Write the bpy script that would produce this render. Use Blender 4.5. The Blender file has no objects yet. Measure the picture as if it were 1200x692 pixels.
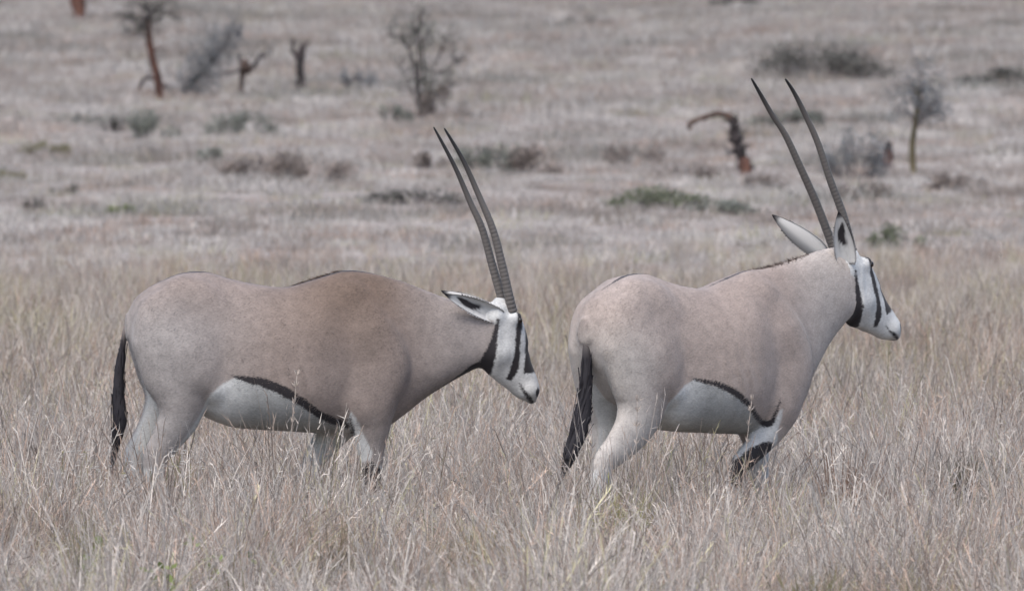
import bpy, math, random
import numpy as np
from mathutils import Vector, Matrix

# ------------------------------------------------------------------ camera, sky, sun, exposure
PX = 290.0                 # photograph pixels per metre where the antelopes stand
CAM_D, CAM_H = 40.0, 2.2   # camera distance from the antelopes, height above the grass plain
FPX = PX * CAM_D           # focal length in photograph pixels
GROUND_PY = 655.0          # picture row of the ground under the antelopes
HOR_PY = GROUND_PY - CAM_H * PX

scn = bpy.context.scene
col = scn.collection
cam_d = bpy.data.cameras.new('camera')
cam = bpy.data.objects.new('camera', cam_d)
col.objects.link(cam)
cam.location = (0, -CAM_D, CAM_H)
cam.rotation_euler = (math.radians(90) - math.atan((346 - HOR_PY) / FPX), 0, 0)
cam_d.sensor_width = 36.0
cam_d.lens = FPX * 36.0 / 1200.0
cam_d.clip_start = 0.5
cam_d.clip_end = 8000
cam_d.dof.use_dof = True
cam_d.dof.focus_distance = CAM_D - 0.15
cam_d.dof.aperture_fstop = 9.5
scn.camera = cam

SUN_EL, SUN_AZ = math.radians(60), math.radians(205)   # azimuth clockwise from +Y: behind the camera, to the left
world = bpy.data.worlds.new('World')
scn.world = world
world.use_nodes = True
wn = world.node_tree.nodes
wl = world.node_tree.links
bg = wn['Background']
sky = wn.new('ShaderNodeTexSky')
sky.sky_type = 'NISHITA'
sky.sun_disc = False
sky.sun_elevation = SUN_EL
sky.sun_rotation = SUN_AZ
sky.air_density = 1.0
sky.dust_density = 3.0
sky.ozone_density = 1.0
wl.new(sky.outputs[0], bg.inputs[0])
bg.inputs[1].default_value = 0.138

sun_d = bpy.data.lights.new('sun', 'SUN')
sun_d.energy = 1.35
sun_d.angle = math.radians(28)
sun_d.color = (1.0, 0.97, 0.92)
sun = bpy.data.objects.new('sun', sun_d)
col.objects.link(sun)
sv = Vector((math.sin(SUN_AZ) * math.cos(SUN_EL), math.cos(SUN_AZ) * math.cos(SUN_EL), math.sin(SUN_EL)))
sun.rotation_euler = sv.to_track_quat('Z', 'Y').to_euler()

scn.view_settings.view_transform = 'Standard'
scn.view_settings.look = 'None'
scn.view_settings.gamma = 1.0
scn.view_settings.exposure = 0.93
scn.render.engine = 'CYCLES'
scn.cycles.max_bounces = 5
scn.cycles.diffuse_bounces = 3
scn.cycles.transmission_bounces = 3
scn.cycles.transparent_max_bounces = 4
scn.cycles.use_denoising = True

rng = np.random.default_rng(7)
random.seed(7)

# ------------------------------------------------------------------ helpers
def mesh_obj(name, verts, faces, mat, parent=None, smooth=True, attrs=None, link=True):
    me = bpy.data.meshes.new(name)
    verts = np.asarray(verts, dtype=np.float32)
    if isinstance(faces, np.ndarray):
        k = faces.shape[1]
        me.vertices.add(len(verts)); me.vertices.foreach_set('co', verts.ravel())
        me.loops.add(faces.size); me.loops.foreach_set('vertex_index', faces.astype(np.int32).ravel())
        me.polygons.add(len(faces))
        me.polygons.foreach_set('loop_start', np.arange(0, faces.size, k, dtype=np.int32))
        me.update(calc_edges=True); me.validate()
    else:
        me.from_pydata(verts.tolist(), [], faces)
    if attrs:
        for an, (typ, data) in attrs.items():
            a = me.attributes.new(an, typ, 'POINT')
            key = {'FLOAT': 'value', 'FLOAT_VECTOR': 'vector', 'FLOAT_COLOR': 'color', 'INT': 'value'}[typ]
            a.data.foreach_set(key, np.asarray(data, dtype=np.int32 if typ == 'INT' else np.float32).ravel())
    if smooth and len(me.polygons):
        me.polygons.foreach_set('use_smooth', np.ones(len(me.polygons), dtype=bool))
    if mat: me.materials.append(mat)
    o = bpy.data.objects.new(name, me)
    if link: col.objects.link(o)
    if parent: o.parent = parent
    return o

def thing(name, label, cat, loc=(0, 0, 0), rotz=0.0, group=None):
    o = bpy.data.objects.new(name, None)
    o.empty_display_size = 0.2
    col.objects.link(o)
    o.location = loc; o.rotation_euler = (0, 0, rotz)
    o['label'] = label; o['category'] = cat
    if group: o['group'] = group
    return o

def new_mat(name):
    m = bpy.data.materials.new(name); m.use_nodes = True
    return m, m.node_tree.nodes, m.node_tree.links, m.node_tree.nodes['Principled BSDF']

def spline(pts, n):
    """Catmull-Rom through rows of pts, resampled to n rows"""
    P = np.asarray(pts, float)
    m = len(P)
    t = np.linspace(0, m - 1, n)
    i = np.clip(t.astype(int), 0, m - 2); f = (t - i)[:, None]
    p0 = P[np.clip(i - 1, 0, m - 1)]; p1 = P[i]; p2 = P[i + 1]; p3 = P[np.clip(i + 2, 0, m - 1)]
    return 0.5 * ((2 * p1) + (-p0 + p2) * f + (2 * p0 - 5 * p1 + 4 * p2 - p3) * f**2 + (-p0 + 3 * p1 - 3 * p2 + p3) * f**3)

class MB:
    """collects tubes and leaf faces for one mesh"""
    def __init__(s): s.v = []; s.f = []; s.c = []; s.n = 0
    def tube(s, path, rad, sides=7, c=1.0, rough=0.0):
        P = np.asarray(path, float); R = np.asarray(rad, float)
        k = len(P)
        T = np.gradient(P, axis=0); T /= np.linalg.norm(T, axis=1)[:, None] + 1e-9
        up = np.array([0.31, 0.95, 0.1]) if abs(T[0][1]) < 0.8 else np.array([1.0, 0.1, 0.0])
        A = np.cross(T, up); A /= np.linalg.norm(A, axis=1)[:, None] + 1e-9
        B = np.cross(T, A)
        an = np.linspace(0, 2 * np.pi, sides, endpoint=False)
        rr = R[:, None] * (1 + rough * rng.normal(size=(k, sides)))
        V = P[:, None, :] + rr[..., None] * (A[:, None, :] * np.cos(an)[None, :, None] + B[:, None, :] * np.sin(an)[None, :, None])
        s.v.append(V.reshape(-1, 3))
        b = s.n
        for i in range(k - 1):
            for j in range(sides):
                j2 = (j + 1) % sides
                s.f.append((b + i * sides + j, b + i * sides + j2, b + (i + 1) * sides + j2, b + (i + 1) * sides + j))
        s.f.append(tuple(b + j for j in range(sides))[::-1])
        s.f.append(tuple(b + (k - 1) * sides + j for j in range(sides)))
        s.c += [c] * (k * sides); s.n += k * sides
    def leaf(s, p, d, nrm, L, W, c):
        sd = np.cross(d, nrm); sd = sd / (np.linalg.norm(sd) + 1e-9)
        V = np.array([p, p + d * L * .45 + sd * W * .5, p + d * L, p + d * L * .45 - sd * W * .5])
        s.v.append(V); b = s.n
        s.f.append((b, b + 1, b + 2, b + 3)); s.c += [c] * 4; s.n += 4
    def build(s, name, mat, parent=None, smooth=True):
        return mesh_obj(name, np.concatenate(s.v), s.f, mat, parent, smooth, {'bc': ('FLOAT', s.c)})

def smooth(e0, e1, x):
    t = np.clip((x - e0) / (e1 - e0), 0, 1); return t * t * (3 - 2 * t)

def unit(v): return v / (np.linalg.norm(v) + 1e-9)

def patch(x, y, sc, seed):
    """smooth random field, about -1..1"""
    r = np.random.default_rng(seed)
    o = np.zeros_like(np.asarray(x, float))
    for k in range(9):
        a = r.uniform(0, 2 * np.pi); w = (2 * np.pi / sc) * r.uniform(0.5, 2.2)
        o = o + np.sin(w * (x * np.cos(a) + y * np.sin(a)) + r.uniform(0, 6.28)) * r.uniform(.5, 1)
    return o / 3.2

# ------------------------------------------------------------------ ground (setting)
PD = np.array([-200, 0, 70, 100, 140, 180, 250, 350, 500, 800, 1500, 3000], float)
PZ = np.array([0, 0, 0.0, 0.03, .25, .62, 1.35, 2.75, 6.0, 14.0, 36.0, 90.0], float)
def hermite(xk, yk, x):
    d = np.gradient(yk, xk)
    i = np.clip(np.searchsorted(xk, x) - 1, 0, len(xk) - 2)
    h = xk[i + 1] - xk[i]; t = np.clip((x - xk[i]) / h, 0, 1)
    return (yk[i] * (1 + 2 * t) * (1 - t)**2 + h * d[i] * t * (1 - t)**2 + yk[i + 1] * t * t * (3 - 2 * t) + h * d[i + 1] * t * t * (t - 1))
def gz(x, y):
    """ground height; distance counted from the camera along +Y"""
    d = np.asarray(y, float) + CAM_D
    z = hermite(PD, PZ, d)
    amp = np.clip((d - 60) / 120, 0, 1)
    return z + amp * (0.10 * patch(x, y, 22, 3) + 0.05 * patch(x, y, 8, 4))

xs = np.concatenate([np.linspace(-900, -70, 14)[:-1], np.linspace(-70, 70, 120), np.linspace(70, 900, 14)[1:]])
ys = np.concatenate([np.linspace(-190, -10, 8)[:-1], np.linspace(-10, 60, 40)[:-1], np.linspace(60, 480, 220)[:-1], np.linspace(480, 2900, 24)])
GX, GY = np.meshgrid(xs, ys, indexing='ij')
GV = np.stack([GX, GY, gz(GX, GY)], -1).reshape(-1, 3)
nx, ny = len(xs), len(ys)
ii, jj = np.meshgrid(np.arange(nx - 1), np.arange(ny - 1), indexing='ij')
a = (ii * ny + jj).ravel()
GF = np.stack([a, a + ny, a + ny + 1, a + 1], -1)

m_ground, n, l, b = new_mat('dry_ground')
tc = n.new('ShaderNodeTexCoord')
nz1 = n.new('ShaderNodeTexNoise'); nz1.inputs['Scale'].default_value = 0.25; nz1.inputs['Detail'].default_value = 8
nz2 = n.new('ShaderNodeTexNoise'); nz2.inputs['Scale'].default_value = 14; nz2.inputs['Detail'].default_value = 6
l.new(tc.outputs['Object'], nz1.inputs['Vector']); l.new(tc.outputs['Object'], nz2.inputs['Vector'])
r1 = n.new('ShaderNodeValToRGB')
r1.color_ramp.elements[0].position = .35; r1.color_ramp.elements[0].color = (.24, .21, .19, 1)
r1.color_ramp.elements[1].position = .65; r1.color_ramp.elements[1].color = (.38, .345, .32, 1)
l.new(nz1.outputs['Fac'], r1.inputs['Fac'])
mx = n.new('ShaderNodeMix'); mx.data_type = 'RGBA'; mx.blend_type = 'MULTIPLY'; mx.inputs['Factor'].default_value = .7
r2 = n.new('ShaderNodeValToRGB')
r2.color_ramp.elements[0].position = .3; r2.color_ramp.elements[0].color = (.55, .52, .5, 1)
r2.color_ramp.elements[1].position = .7; r2.color_ramp.elements[1].color = (1, 1, 1, 1)
l.new(nz2.outputs['Fac'], r2.inputs['Fac'])
l.new(r1.outputs['Color'], mx.inputs['A']); l.new(r2.outputs['Color'], mx.inputs['B'])
l.new(mx.outputs['Result'], b.inputs['Base Color']); b.inputs['Roughness'].default_value = .95
b.inputs['Specular IOR Level'].default_value = .1
bp = n.new('ShaderNodeBump'); bp.inputs['Strength'].default_value = .6; bp.inputs['Distance'].default_value = .05
l.new(nz2.outputs['Fac'], bp.inputs['Height']); l.new(bp.outputs['Normal'], b.inputs['Normal'])
g = mesh_obj('ground', GV, GF, m_ground)
g['kind'] = 'structure'

# ------------------------------------------------------------------ plant materials
def plant_mat(name, base=None, instanced=False, transl=.3, rough=.75):
    m, n, l, b = new_mat(name)
    at = n.new('ShaderNodeAttribute'); at.attribute_name = 'bc'
    mul = n.new('ShaderNodeMix'); mul.data_type = 'RGBA'; mul.blend_type = 'MULTIPLY'; mul.inputs['Factor'].default_value = 1
    if instanced:
        ti = n.new('ShaderNodeAttribute'); ti.attribute_type = 'INSTANCER'; ti.attribute_name = 'tint'
        l.new(ti.outputs['Color'], mul.inputs['A'])
    else:
        mul.inputs['A'].default_value = (*base, 1)
    l.new(at.outputs['Fac'], mul.inputs['B'])
    b.inputs['Roughness'].default_value = rough
    b.inputs['Specular IOR Level'].default_value = .2
    l.new(mul.outputs['Result'], b.inputs['Base Color'])
    if transl > 0:
        tr = n.new('ShaderNodeBsdfTranslucent'); l.new(mul.outputs['Result'], tr.inputs['Color'])
        ms = n.new('ShaderNodeMixShader'); ms.inputs[0].default_value = transl
        l.new(b.outputs[0], ms.inputs[1]); l.new(tr.outputs[0], ms.inputs[2])
        l.new(ms.outputs[0], n['Material Output'].inputs['Surface'])
    return m

def bark_mat(name, c1, c2, sc=9):
    m, n, l, b = new_mat(name)
    tc = n.new('ShaderNodeTexCoord')
    mp = n.new('ShaderNodeMapping'); mp.inputs['Scale'].default_value = (1, 1, .3)
    nz = n.new('ShaderNodeTexNoise'); nz.inputs['Scale'].default_value = sc; nz.inputs['Detail'].default_value = 8
    rp = n.new('ShaderNodeValToRGB')
    rp.color_ramp.elements[0].position = .38; rp.color_ramp.elements[0].color = (*c1, 1)
    rp.color_ramp.elements[1].position = .62; rp.color_ramp.elements[1].color = (*c2, 1)
    l.new(tc.outputs['Object'], mp.inputs['Vector']); l.new(mp.outputs['Vector'], nz.inputs['Vector'])
    l.new(nz.outputs['Fac'], rp.inputs['Fac']); l.new(rp.outputs['Color'], b.inputs['Base Color'])
    bp = n.new('ShaderNodeBump'); bp.inputs['Strength'].default_value = .8; bp.inputs['Distance'].default_value = .03
    l.new(nz.outputs['Fac'], bp.inputs['Height']); l.new(bp.outputs['Normal'], b.inputs['Normal'])
    b.inputs['Roughness'].default_value = .9
    return m

M_grass = plant_mat('dry_grass', instanced=True, transl=.3)
B_red = bark_mat('red_bark', (.045, .020, .015), (.135, .062, .042))
B_dark = bark_mat('charred_bark', (0.017, 0.014, 0.014), (0.054, 0.041, 0.041))
B_brown = bark_mat('brown_bark', (0.037, 0.024, 0.019), (0.102, 0.061, 0.044))
B_grey = bark_mat('grey_bark', (0.048, 0.041, 0.039), (0.116, 0.099, 0.092))
B_olive = bark_mat('olive_bark', (0.061, 0.051, 0.027), (0.136, 0.109, 0.061))

# ------------------------------------------------------------------ grass (stuff)
def tuft(nblade, h0, h1, spread, wid, lean, bend, seedfrac=.15, segs=4, tuftseed=0):
    r = np.random.default_rng(tuftseed)
    V = []; F = []; C = []; nv = 0
    for k in range(nblade):
        a = r.uniform(0, 2 * np.pi); rad = spread * math.sqrt(r.uniform())
        base = np.array([rad * np.cos(a), rad * np.sin(a), -.01])
        az = r.uniform(0, 2 * np.pi) if r.uniform() < .5 else a + r.normal() * .5
        ln = abs(r.normal()) * lean; bd = abs(r.normal()) * bend
        if r.uniform() < .10: bd += r.uniform(.8, 1.8)
        H = r.uniform(h0, h1); w = wid * r.uniform(.6, 1.25)
        dirh = np.array([np.cos(az), np.sin(az), 0])
        fa = r.uniform(0, np.pi); side = np.array([np.cos(fa), np.sin(fa), 0])
        c = r.choice([.5, .75, .95, 1.1, 1.3], p=[.14, .22, .3, .22, .12]) * r.uniform(.93, 1.07)
        p = base.copy(); ang = ln; L = H / segs
        pts = [p.copy()]
        for q in range(segs):
            p = p + L * (dirh * math.sin(ang) + np.array([0, 0, math.cos(ang)]))
            p[2] = max(p[2], .01)
            pts.append(p.copy()); ang = min(ang + bd / segs, 2.3)
        stalk = r.uniform() < seedfrac
        for q, pt in enumerate(pts):
            t = q / segs
            ww = (w * .55 if stalk else w * (1 - t)**.7) + .0004
            V += [pt - side * ww * .5, pt + side * ww * .5]; C += [c, c]
        for q in range(segs):
            F.append((nv + 2 * q, nv + 2 * q + 1, nv + 2 * q + 3, nv + 2 * q + 2))
        nv += 2 * (segs + 1)
        if stalk:     # feathery seed head
            d0 = unit(pts[-1] - pts[-2])
            for q in range(7):
                s0 = pts[-1] - d0 * .10 * H / .4 * (q / 6.0)
                dd = unit(d0 + r.normal(size=3) * .45); ll = r.uniform(.015, .035); sd = unit(np.cross(dd, r.normal(size=3)))
                V += [s0 - sd * w * .4, s0 + sd * w * .4, s0 + dd * ll]; C += [c * 1.12] * 3
                F.append((nv, nv + 1, nv + 2)); nv += 3
    return V, F, C

proto = {}
def make_protos(key, n, **kw):
    c = bpy.data.collections.new('grass_' + key)
    for i in range(n):
        V, F, C = tuft(tuftseed=hash_seed(key, i), **kw)
        o = mesh_obj('grass_tuft', V, F, M_grass, None, True, {'bc': ('FLOAT', C)}, link=False)
        c.objects.link(o)
    proto[key] = (c, n)
def hash_seed(key, i): return sum(ord(ch) * (k + 3) for k, ch in enumerate(key)) * 31 + i * 977

make_protos('near', 8, nblade=46, h0=.22, h1=.50, spread=.10, wid=.0040, lean=.38, bend=.65, seedfrac=.28, segs=5)
make_protos('mid', 6, nblade=50, h0=.16, h1=.42, spread=.16, wid=.0055, lean=.35, bend=.6, seedfrac=.15)
make_protos('far', 6, nblade=90, h0=.05, h1=.17, spread=.36, wid=.010, lean=.65, bend=.7, seedfrac=.05, segs=3)

def scatter_nodes(collection):
    ng = bpy.data.node_groups.new('scatter', 'GeometryNodeTree')
    ng.interface.new_socket('Geometry', in_out='INPUT', socket_type='NodeSocketGeometry')
    ng.interface.new_socket('Geometry', in_out='OUTPUT', socket_type='NodeSocketGeometry')
    N, L = ng.nodes, ng.links
    gi = N.new('NodeGroupInput'); go = N.new('NodeGroupOutput')
    ci = N.new('GeometryNodeCollectionInfo'); ci.inputs['Collection'].default_value = collection
    ci.inputs['Separate Children'].default_value = True; ci.inputs['Reset Children'].default_value = True
    ip = N.new('GeometryNodeInstanceOnPoints'); ip.inputs['Pick Instance'].default_value = True
    def na(name, typ):
        q = N.new('GeometryNodeInputNamedAttribute'); q.data_type = typ; q.inputs['Name'].default_value = name
        return q
    ai, ar, asc = na('idx', 'INT'), na('rot', 'FLOAT_VECTOR'), na('scl', 'FLOAT_VECTOR')
    er = N.new('FunctionNodeEulerToRotation')
    L.new(gi.outputs[0], ip.inputs['Points']); L.new(ci.outputs[0], ip.inputs['Instance'])
    L.new(ai.outputs[0], ip.inputs['Instance Index']); L.new(ar.outputs[0], er.inputs[0]); L.new(er.outputs[0], ip.inputs['Rotation'])
    L.new(asc.outputs[0], ip.inputs['Scale']); L.new(ip.outputs[0], go.inputs[0])
    return ng

def grass(name, key, pts, tint, scale, label, parent=None):
    c, nvar = proto[key]
    k = len(pts)
    rot = np.stack([rng.normal(size=k) * .06, rng.normal(size=k) * .06, rng.uniform(0, 6.283, k)], -1)
    scl = np.stack([scale, scale, scale * rng.uniform(.85, 1.15, k)], -1)
    o = mesh_obj(name, pts, [], M_grass, None, False, {
        'idx': ('INT', rng.integers(0, nvar, k)), 'rot': ('FLOAT_VECTOR', rot), 'scl': ('FLOAT_VECTOR', scl),
        'tint': ('FLOAT_COLOR', np.concatenate([tint, np.ones((k, 1))], 1))})
    md = o.modifiers.new('scatter', 'NODES'); md.node_group = scatter_nodes(c)
    o['kind'] = 'stuff'; o['label'] = label; o['category'] = 'grass'
    return o

def zone(d0, d1, dens, margin=1.45, extra=1.5):
    """random points on the ground in the strip the camera could see, distances d0..d1"""
    half = lambda d: (600 / FPX) * d * margin + extra
    tot = int(dens * (half(d0) + half(d1)) * (d1 - d0))
    d = np.sqrt(rng.uniform((d0 + 20)**2, (d1 + 20)**2, tot)) - 20
    x = rng.uniform(-1, 1, tot) * half(d)
    return x, d - CAM_D

PAL = np.array([[.48, .428, .385], [.46, .345, .275], [.61, .555, .495], [.46, .42, .275], [.31, .255, .215]])
def pick_tint(x, y, weights_fn, jit=.13):
    W = np.clip(weights_fn(x, y), .02, None); W = W / W.sum(1, keepdims=True)
    u = rng.uniform(size=len(x)); idx = (u[:, None] > np.cumsum(W, 1)).sum(1).clip(0, len(PAL) - 1)
    t = PAL[idx] * (1 + rng.normal(size=(len(x), 1)) * jit)
    return t
def w_near(x, y):
    a = patch(x, y, 1.6, 11); b_ = patch(x, y, 2.6, 12); c = patch(x, y, 1.1, 13)
    return np.stack([.7 + .6 * a, .35 + .9 * b_, .5 - .7 * b_, .08 + .45 * c, .35 - .8 * a], -1)

x, y = zone(30.0, 47.0, 62)
keep = np.ones(len(x), bool)
P = np.stack([x, y, gz(x, y)], -1)
sc_ = (1 + .26 * patch(x, y, 1.1, 21)) * rng.uniform(.72, 1.15, len(x))
m_ = (x < -1.25) & (x > -2.0) & (y > -3) & (y < .2); sc_[m_] *= 1.14
for tx_, ty_, k_ in ((1128, 1.2, .52), (728, -1.9, .72), (958, -7.0, .6), (1095, -7.2, .6), (388, -4.4, .66), (565, -4.2, .7), (100, -4.0, .7), (985, .3, .75), (213, -7.5, .6), (262, -6.5, .6)):
    gx_ = (tx_ - 600) / FPX * (CAM_D + ty_)      # shorter grass just around the tussocks
    m_ = (np.abs(x - gx_) < .22) & (y > ty_ - 2.6) & (y < ty_ + .25)
    sc_[m_] *= k_
grass('grass', 'near', P, pick_tint(x, y, w_near), sc_, 'pale lilac-grey dry grass standing round the antelopes')

def w_mid(x, y):
    a = patch(x, y, 3, 14); b_ = patch(x, y, 5, 15); c = patch(x, y, 4, 16)
    return np.stack([.75 + .5 * a, .35 + .5 * b_, .5 - .4 * b_, .34 + .5 * c, .3 - .4 * a], -1)
x, y = zone(47.0, 92.0, 22)
kp = rng.uniform(size=len(x)) > np.clip((y + CAM_D - 58 - 6 * patch(x, y, 9, 31)) / 34, 0, 1)
x, y = x[kp], y[kp]
P = np.stack([x, y, gz(x, y)], -1)
sc_ = (1 + .2 * patch(x, y, 3, 22)) * rng.uniform(.8, 1.2, len(x)) * np.clip(1 - (y + CAM_D - 60) / 55, .45, 1)
grass('grass', 'mid', P, pick_tint(x, y, w_mid) * np.array([.93, .91, .89]), sc_, 'straw-coloured tall grass band on the plain behind the antelopes')

def w_far(x, y):
    a = patch(x, y * .5, 7, 17); b_ = patch(x, y * .5, 4, 18)
    return np.stack([.8 + .4 * a, .24 + .45 * b_, .55 - .6 * b_, .06 + .1 * a, .45 - .8 * a], -1)
x, y = zone(62.0, 420.0, 4.2, 1.3, 2)
P = np.stack([x, y, gz(x, y)], -1)
dd_ = y + CAM_D
sc_ = (1 + .45 * patch(x, y, 5, 23)).clip(.4, 2) * rng.uniform(.6, 1.3, len(x)) * np.clip(dd_ / 160, .8, 1.5)
t_ = pick_tint(x, y, w_far) * np.array([.88, .90, .93])
scrub = smooth(.45, .85, patch(x, y * .35, 3.2, 41) * .7 + patch(x, y * .5, 9, 42) * .5)
sc_ = sc_ * (1 + .5 * scrub)
scol = np.array([.20, .195, .17]) * (1 + .2 * patch(x, y, 5, 43))[:, None] + np.array([.02, .0, .0]) * patch(x, y, 12, 44)[:, None]
kk_ = (scrub * rng.uniform(.25, .75, len(x)))[:, None]
t_ = t_ * (1 - kk_) + scol * kk_
grass('grass', 'far', P, t_, sc_, 'purplish grey short dry grass covering the far slope')

# ------------------------------------------------------------------ the antelopes
def S(p): return (p[0] - 320) / PX, (GROUND_PY - p[1]) / PX

def seg_field(ctrl, XZ, M=40):
    """ctrl rows x_px, y_px, in-plane half thickness px, lateral half width m, lateral centre m; XZ points (N,2) in metres"""
    c = spline(ctrl, M)
    cx = (c[:, 0] - 320) / PX; cz = (GROUND_PY - c[:, 1]) / PX; h = c[:, 2] / PX; w = c[:, 3]; y0 = c[:, 4]
    best = np.full(len(XZ), 1e9); bi = np.zeros(len(XZ), int); bt = np.zeros(len(XZ))
    for i in range(M - 1):
        ax, az = cx[i], cz[i]; dx, dz = cx[i + 1] - ax, cz[i + 1] - az
        t = np.clip(((XZ[:, 0] - ax) * dx + (XZ[:, 1] - az) * dz) / (dx * dx + dz * dz + 1e-12), 0, 1)
        d2 = (XZ[:, 0] - ax - t * dx)**2 + (XZ[:, 1] - az - t * dz)**2
        m = d2 < best
        best[m] = d2[m]; bi[m] = i; bt[m] = t[m]
    L = lambda q: q[bi] * (1 - bt) + q[bi + 1] * bt
    return best, L(h), L(w), L(y0), (bi + bt) / (M - 1)

def tube_sdf(ctrl, X, Y, Z):
    """X,Z 2-D arrays (nx,nz) and Y 1-D (grid), or all 1-D (points)"""
    if X.ndim == 2:
        d2, h, w, y0, t = [q.reshape(X.shape).astype(np.float32)[:, None, :] for q in seg_field(ctrl, np.stack([X.ravel(), Z.ravel()], -1))]
        dy = Y[None, :, None].astype(np.float32) - y0
    else:
        d2, h, w, y0, t = seg_field(ctrl, np.stack([X, Z], -1)); dy = Y - y0
    k0 = np.sqrt(d2 / h**2 + dy**2 / w**2); k1 = np.sqrt(d2 / h**4 + dy**2 / w**4) + 1e-6
    return k0 * (k0 - 1) / k1

def torso_sdf(st, X, Y, Z):
    st = np.asarray(st, float)
    xk = (st[:, 0] - 320) / PX
    xc = np.clip(X, xk[0], xk[-1])
    top = hermite(xk, (GROUND_PY - st[:, 1]) / PX, xc); bot = hermite(xk, (GROUND_PY - st[:, 2]) / PX, xc); w = hermite(xk, st[:, 3], xc)
    zc = (top + bot) / 2; hh = (top - bot) / 2
    if X.ndim == 2:
        v = ((Z - zc) / hh).astype(np.float32)[:, None, :]; ex = ((X - xc) / .012).astype(np.float32)[:, None, :]
        w_ = w.astype(np.float32)[:, None, :]; hh_ = hh.astype(np.float32)[:, None, :]; yy = Y[None, :, None].astype(np.float32)
    else:
        v = (Z - zc) / hh; ex = (X - xc) / .012; w_ = w; hh_ = hh; yy = Y
    vc = np.clip(v, -1, 1)
    wv = w_ * (1 - .13 * vc - .13 * np.maximum(vc, 0)**2)
    u = yy / wv
    k0 = (np.abs(v)**2.5 + np.abs(u)**2.5 + np.abs(ex)**2.5)**(1 / 2.5)
    k1 = np.sqrt((v / hh_)**2 + (u / wv)**2 + (ex / .012)**2) + 1e-5
    return k0 * (k0 - 1) / k1

def smin(a, b, k):
    h = np.maximum(k - np.abs(a - b), 0) / k
    return np.minimum(a, b) - h * h * k * .25

def surface_nets(F, org, h):
    s = F < 0
    nx, ny, nz = F.shape
    sl = [(slice(i, nx - 1 + i), slice(j, ny - 1 + j), slice(k, nz - 1 + k)) for i in (0, 1) for j in (0, 1) for k in (0, 1)]
    anyv = np.zeros((nx - 1, ny - 1, nz - 1), bool); allv = np.ones_like(anyv)
    for q in sl: anyv |= s[q]; allv &= s[q]
    act = np.argwhere(anyv & ~allv)
    off = np.array([(i, j, k) for i in (0, 1) for j in (0, 1) for k in (0, 1)])
    val = np.stack([F[act[:, 0] + o[0], act[:, 1] + o[1], act[:, 2] + o[2]] for o in off], 1)
    acc = np.zeros((len(act), 3)); cnt = np.zeros(len(act))
    for a_ in range(8):
        for b_ in range(a_ + 1, 8):
            if np.abs(off[a_] - off[b_]).sum() != 1: continue
            va, vb = val[:, a_], val[:, b_]
            m = (va < 0) != (vb < 0)
            t = va[m] / (va[m] - vb[m])
            acc[m] += off[a_] + t[:, None] * (off[b_] - off[a_]); cnt[m] += 1
    V = (act + acc / cnt[:, None]) * h + org
    ids = np.full((nx - 1, ny - 1, nz - 1), -1, np.int32); ids[act[:, 0], act[:, 1], act[:, 2]] = np.arange(len(act))
    Q = []
    for ax in range(3):
        A = [slice(None)] * 3; B = [slice(None)] * 3
        A[ax] = slice(0, -1); B[ax] = slice(1, None)
        e = np.argwhere(s[tuple(A)] != s[tuple(B)])
        o1, o2 = [q for q in range(3) if q != ax]
        e = e[(e[:, o1] > 0) & (e[:, o2] > 0) & (e[:, o1] < F.shape[o1] - 1) & (e[:, o2] < F.shape[o2] - 1)]
        def cell(d1, d2):
            c = e.copy(); c[:, o1] -= d1; c[:, o2] -= d2
            return ids[c[:, 0], c[:, 1], c[:, 2]]
        q = np.stack([cell(1, 1), cell(0, 1), cell(0, 0), cell(1, 0)], 1)
        inside = s[e[:, 0], e[:, 1], e[:, 2]]
        flip = inside if ax != 1 else ~inside
        q[~flip] = q[~flip][:, ::-1]
        Q.append(q)
    return V, np.concatenate(Q)

def poly_line_d(ctrl, px, py, M=40):
    """signed distance in px to a brush stroke, rows x, y, half width"""
    c = spline(ctrl, M)
    o = np.full(len(px), 1e9)
    for q in c: o = np.minimum(o, np.hypot(px - q[0], py - q[1]) - q[2])
    return o
def polygon_d(poly, px, py):
    poly = np.asarray(poly, float); o = np.full(len(px), 1e9); ins = np.zeros(len(px), bool)
    for i in range(len(poly)):
        a_, b_ = poly[i], poly[(i + 1) % len(poly)]; e = b_ - a_
        t = np.clip(((px - a_[0]) * e[0] + (py - a_[1]) * e[1]) / (e @ e), 0, 1)
        o = np.minimum(o, np.hypot(px - a_[0] - t * e[0], py - a_[1] - t * e[1]))
        c = ((a_[1] > py) != (b_[1] > py)) & (px < (b_[0] - a_[0]) * (py - a_[1]) / (b_[1] - a_[1] + 1e-9) + a_[0])
        ins ^= c
    return np.where(ins, -o, o)
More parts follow.
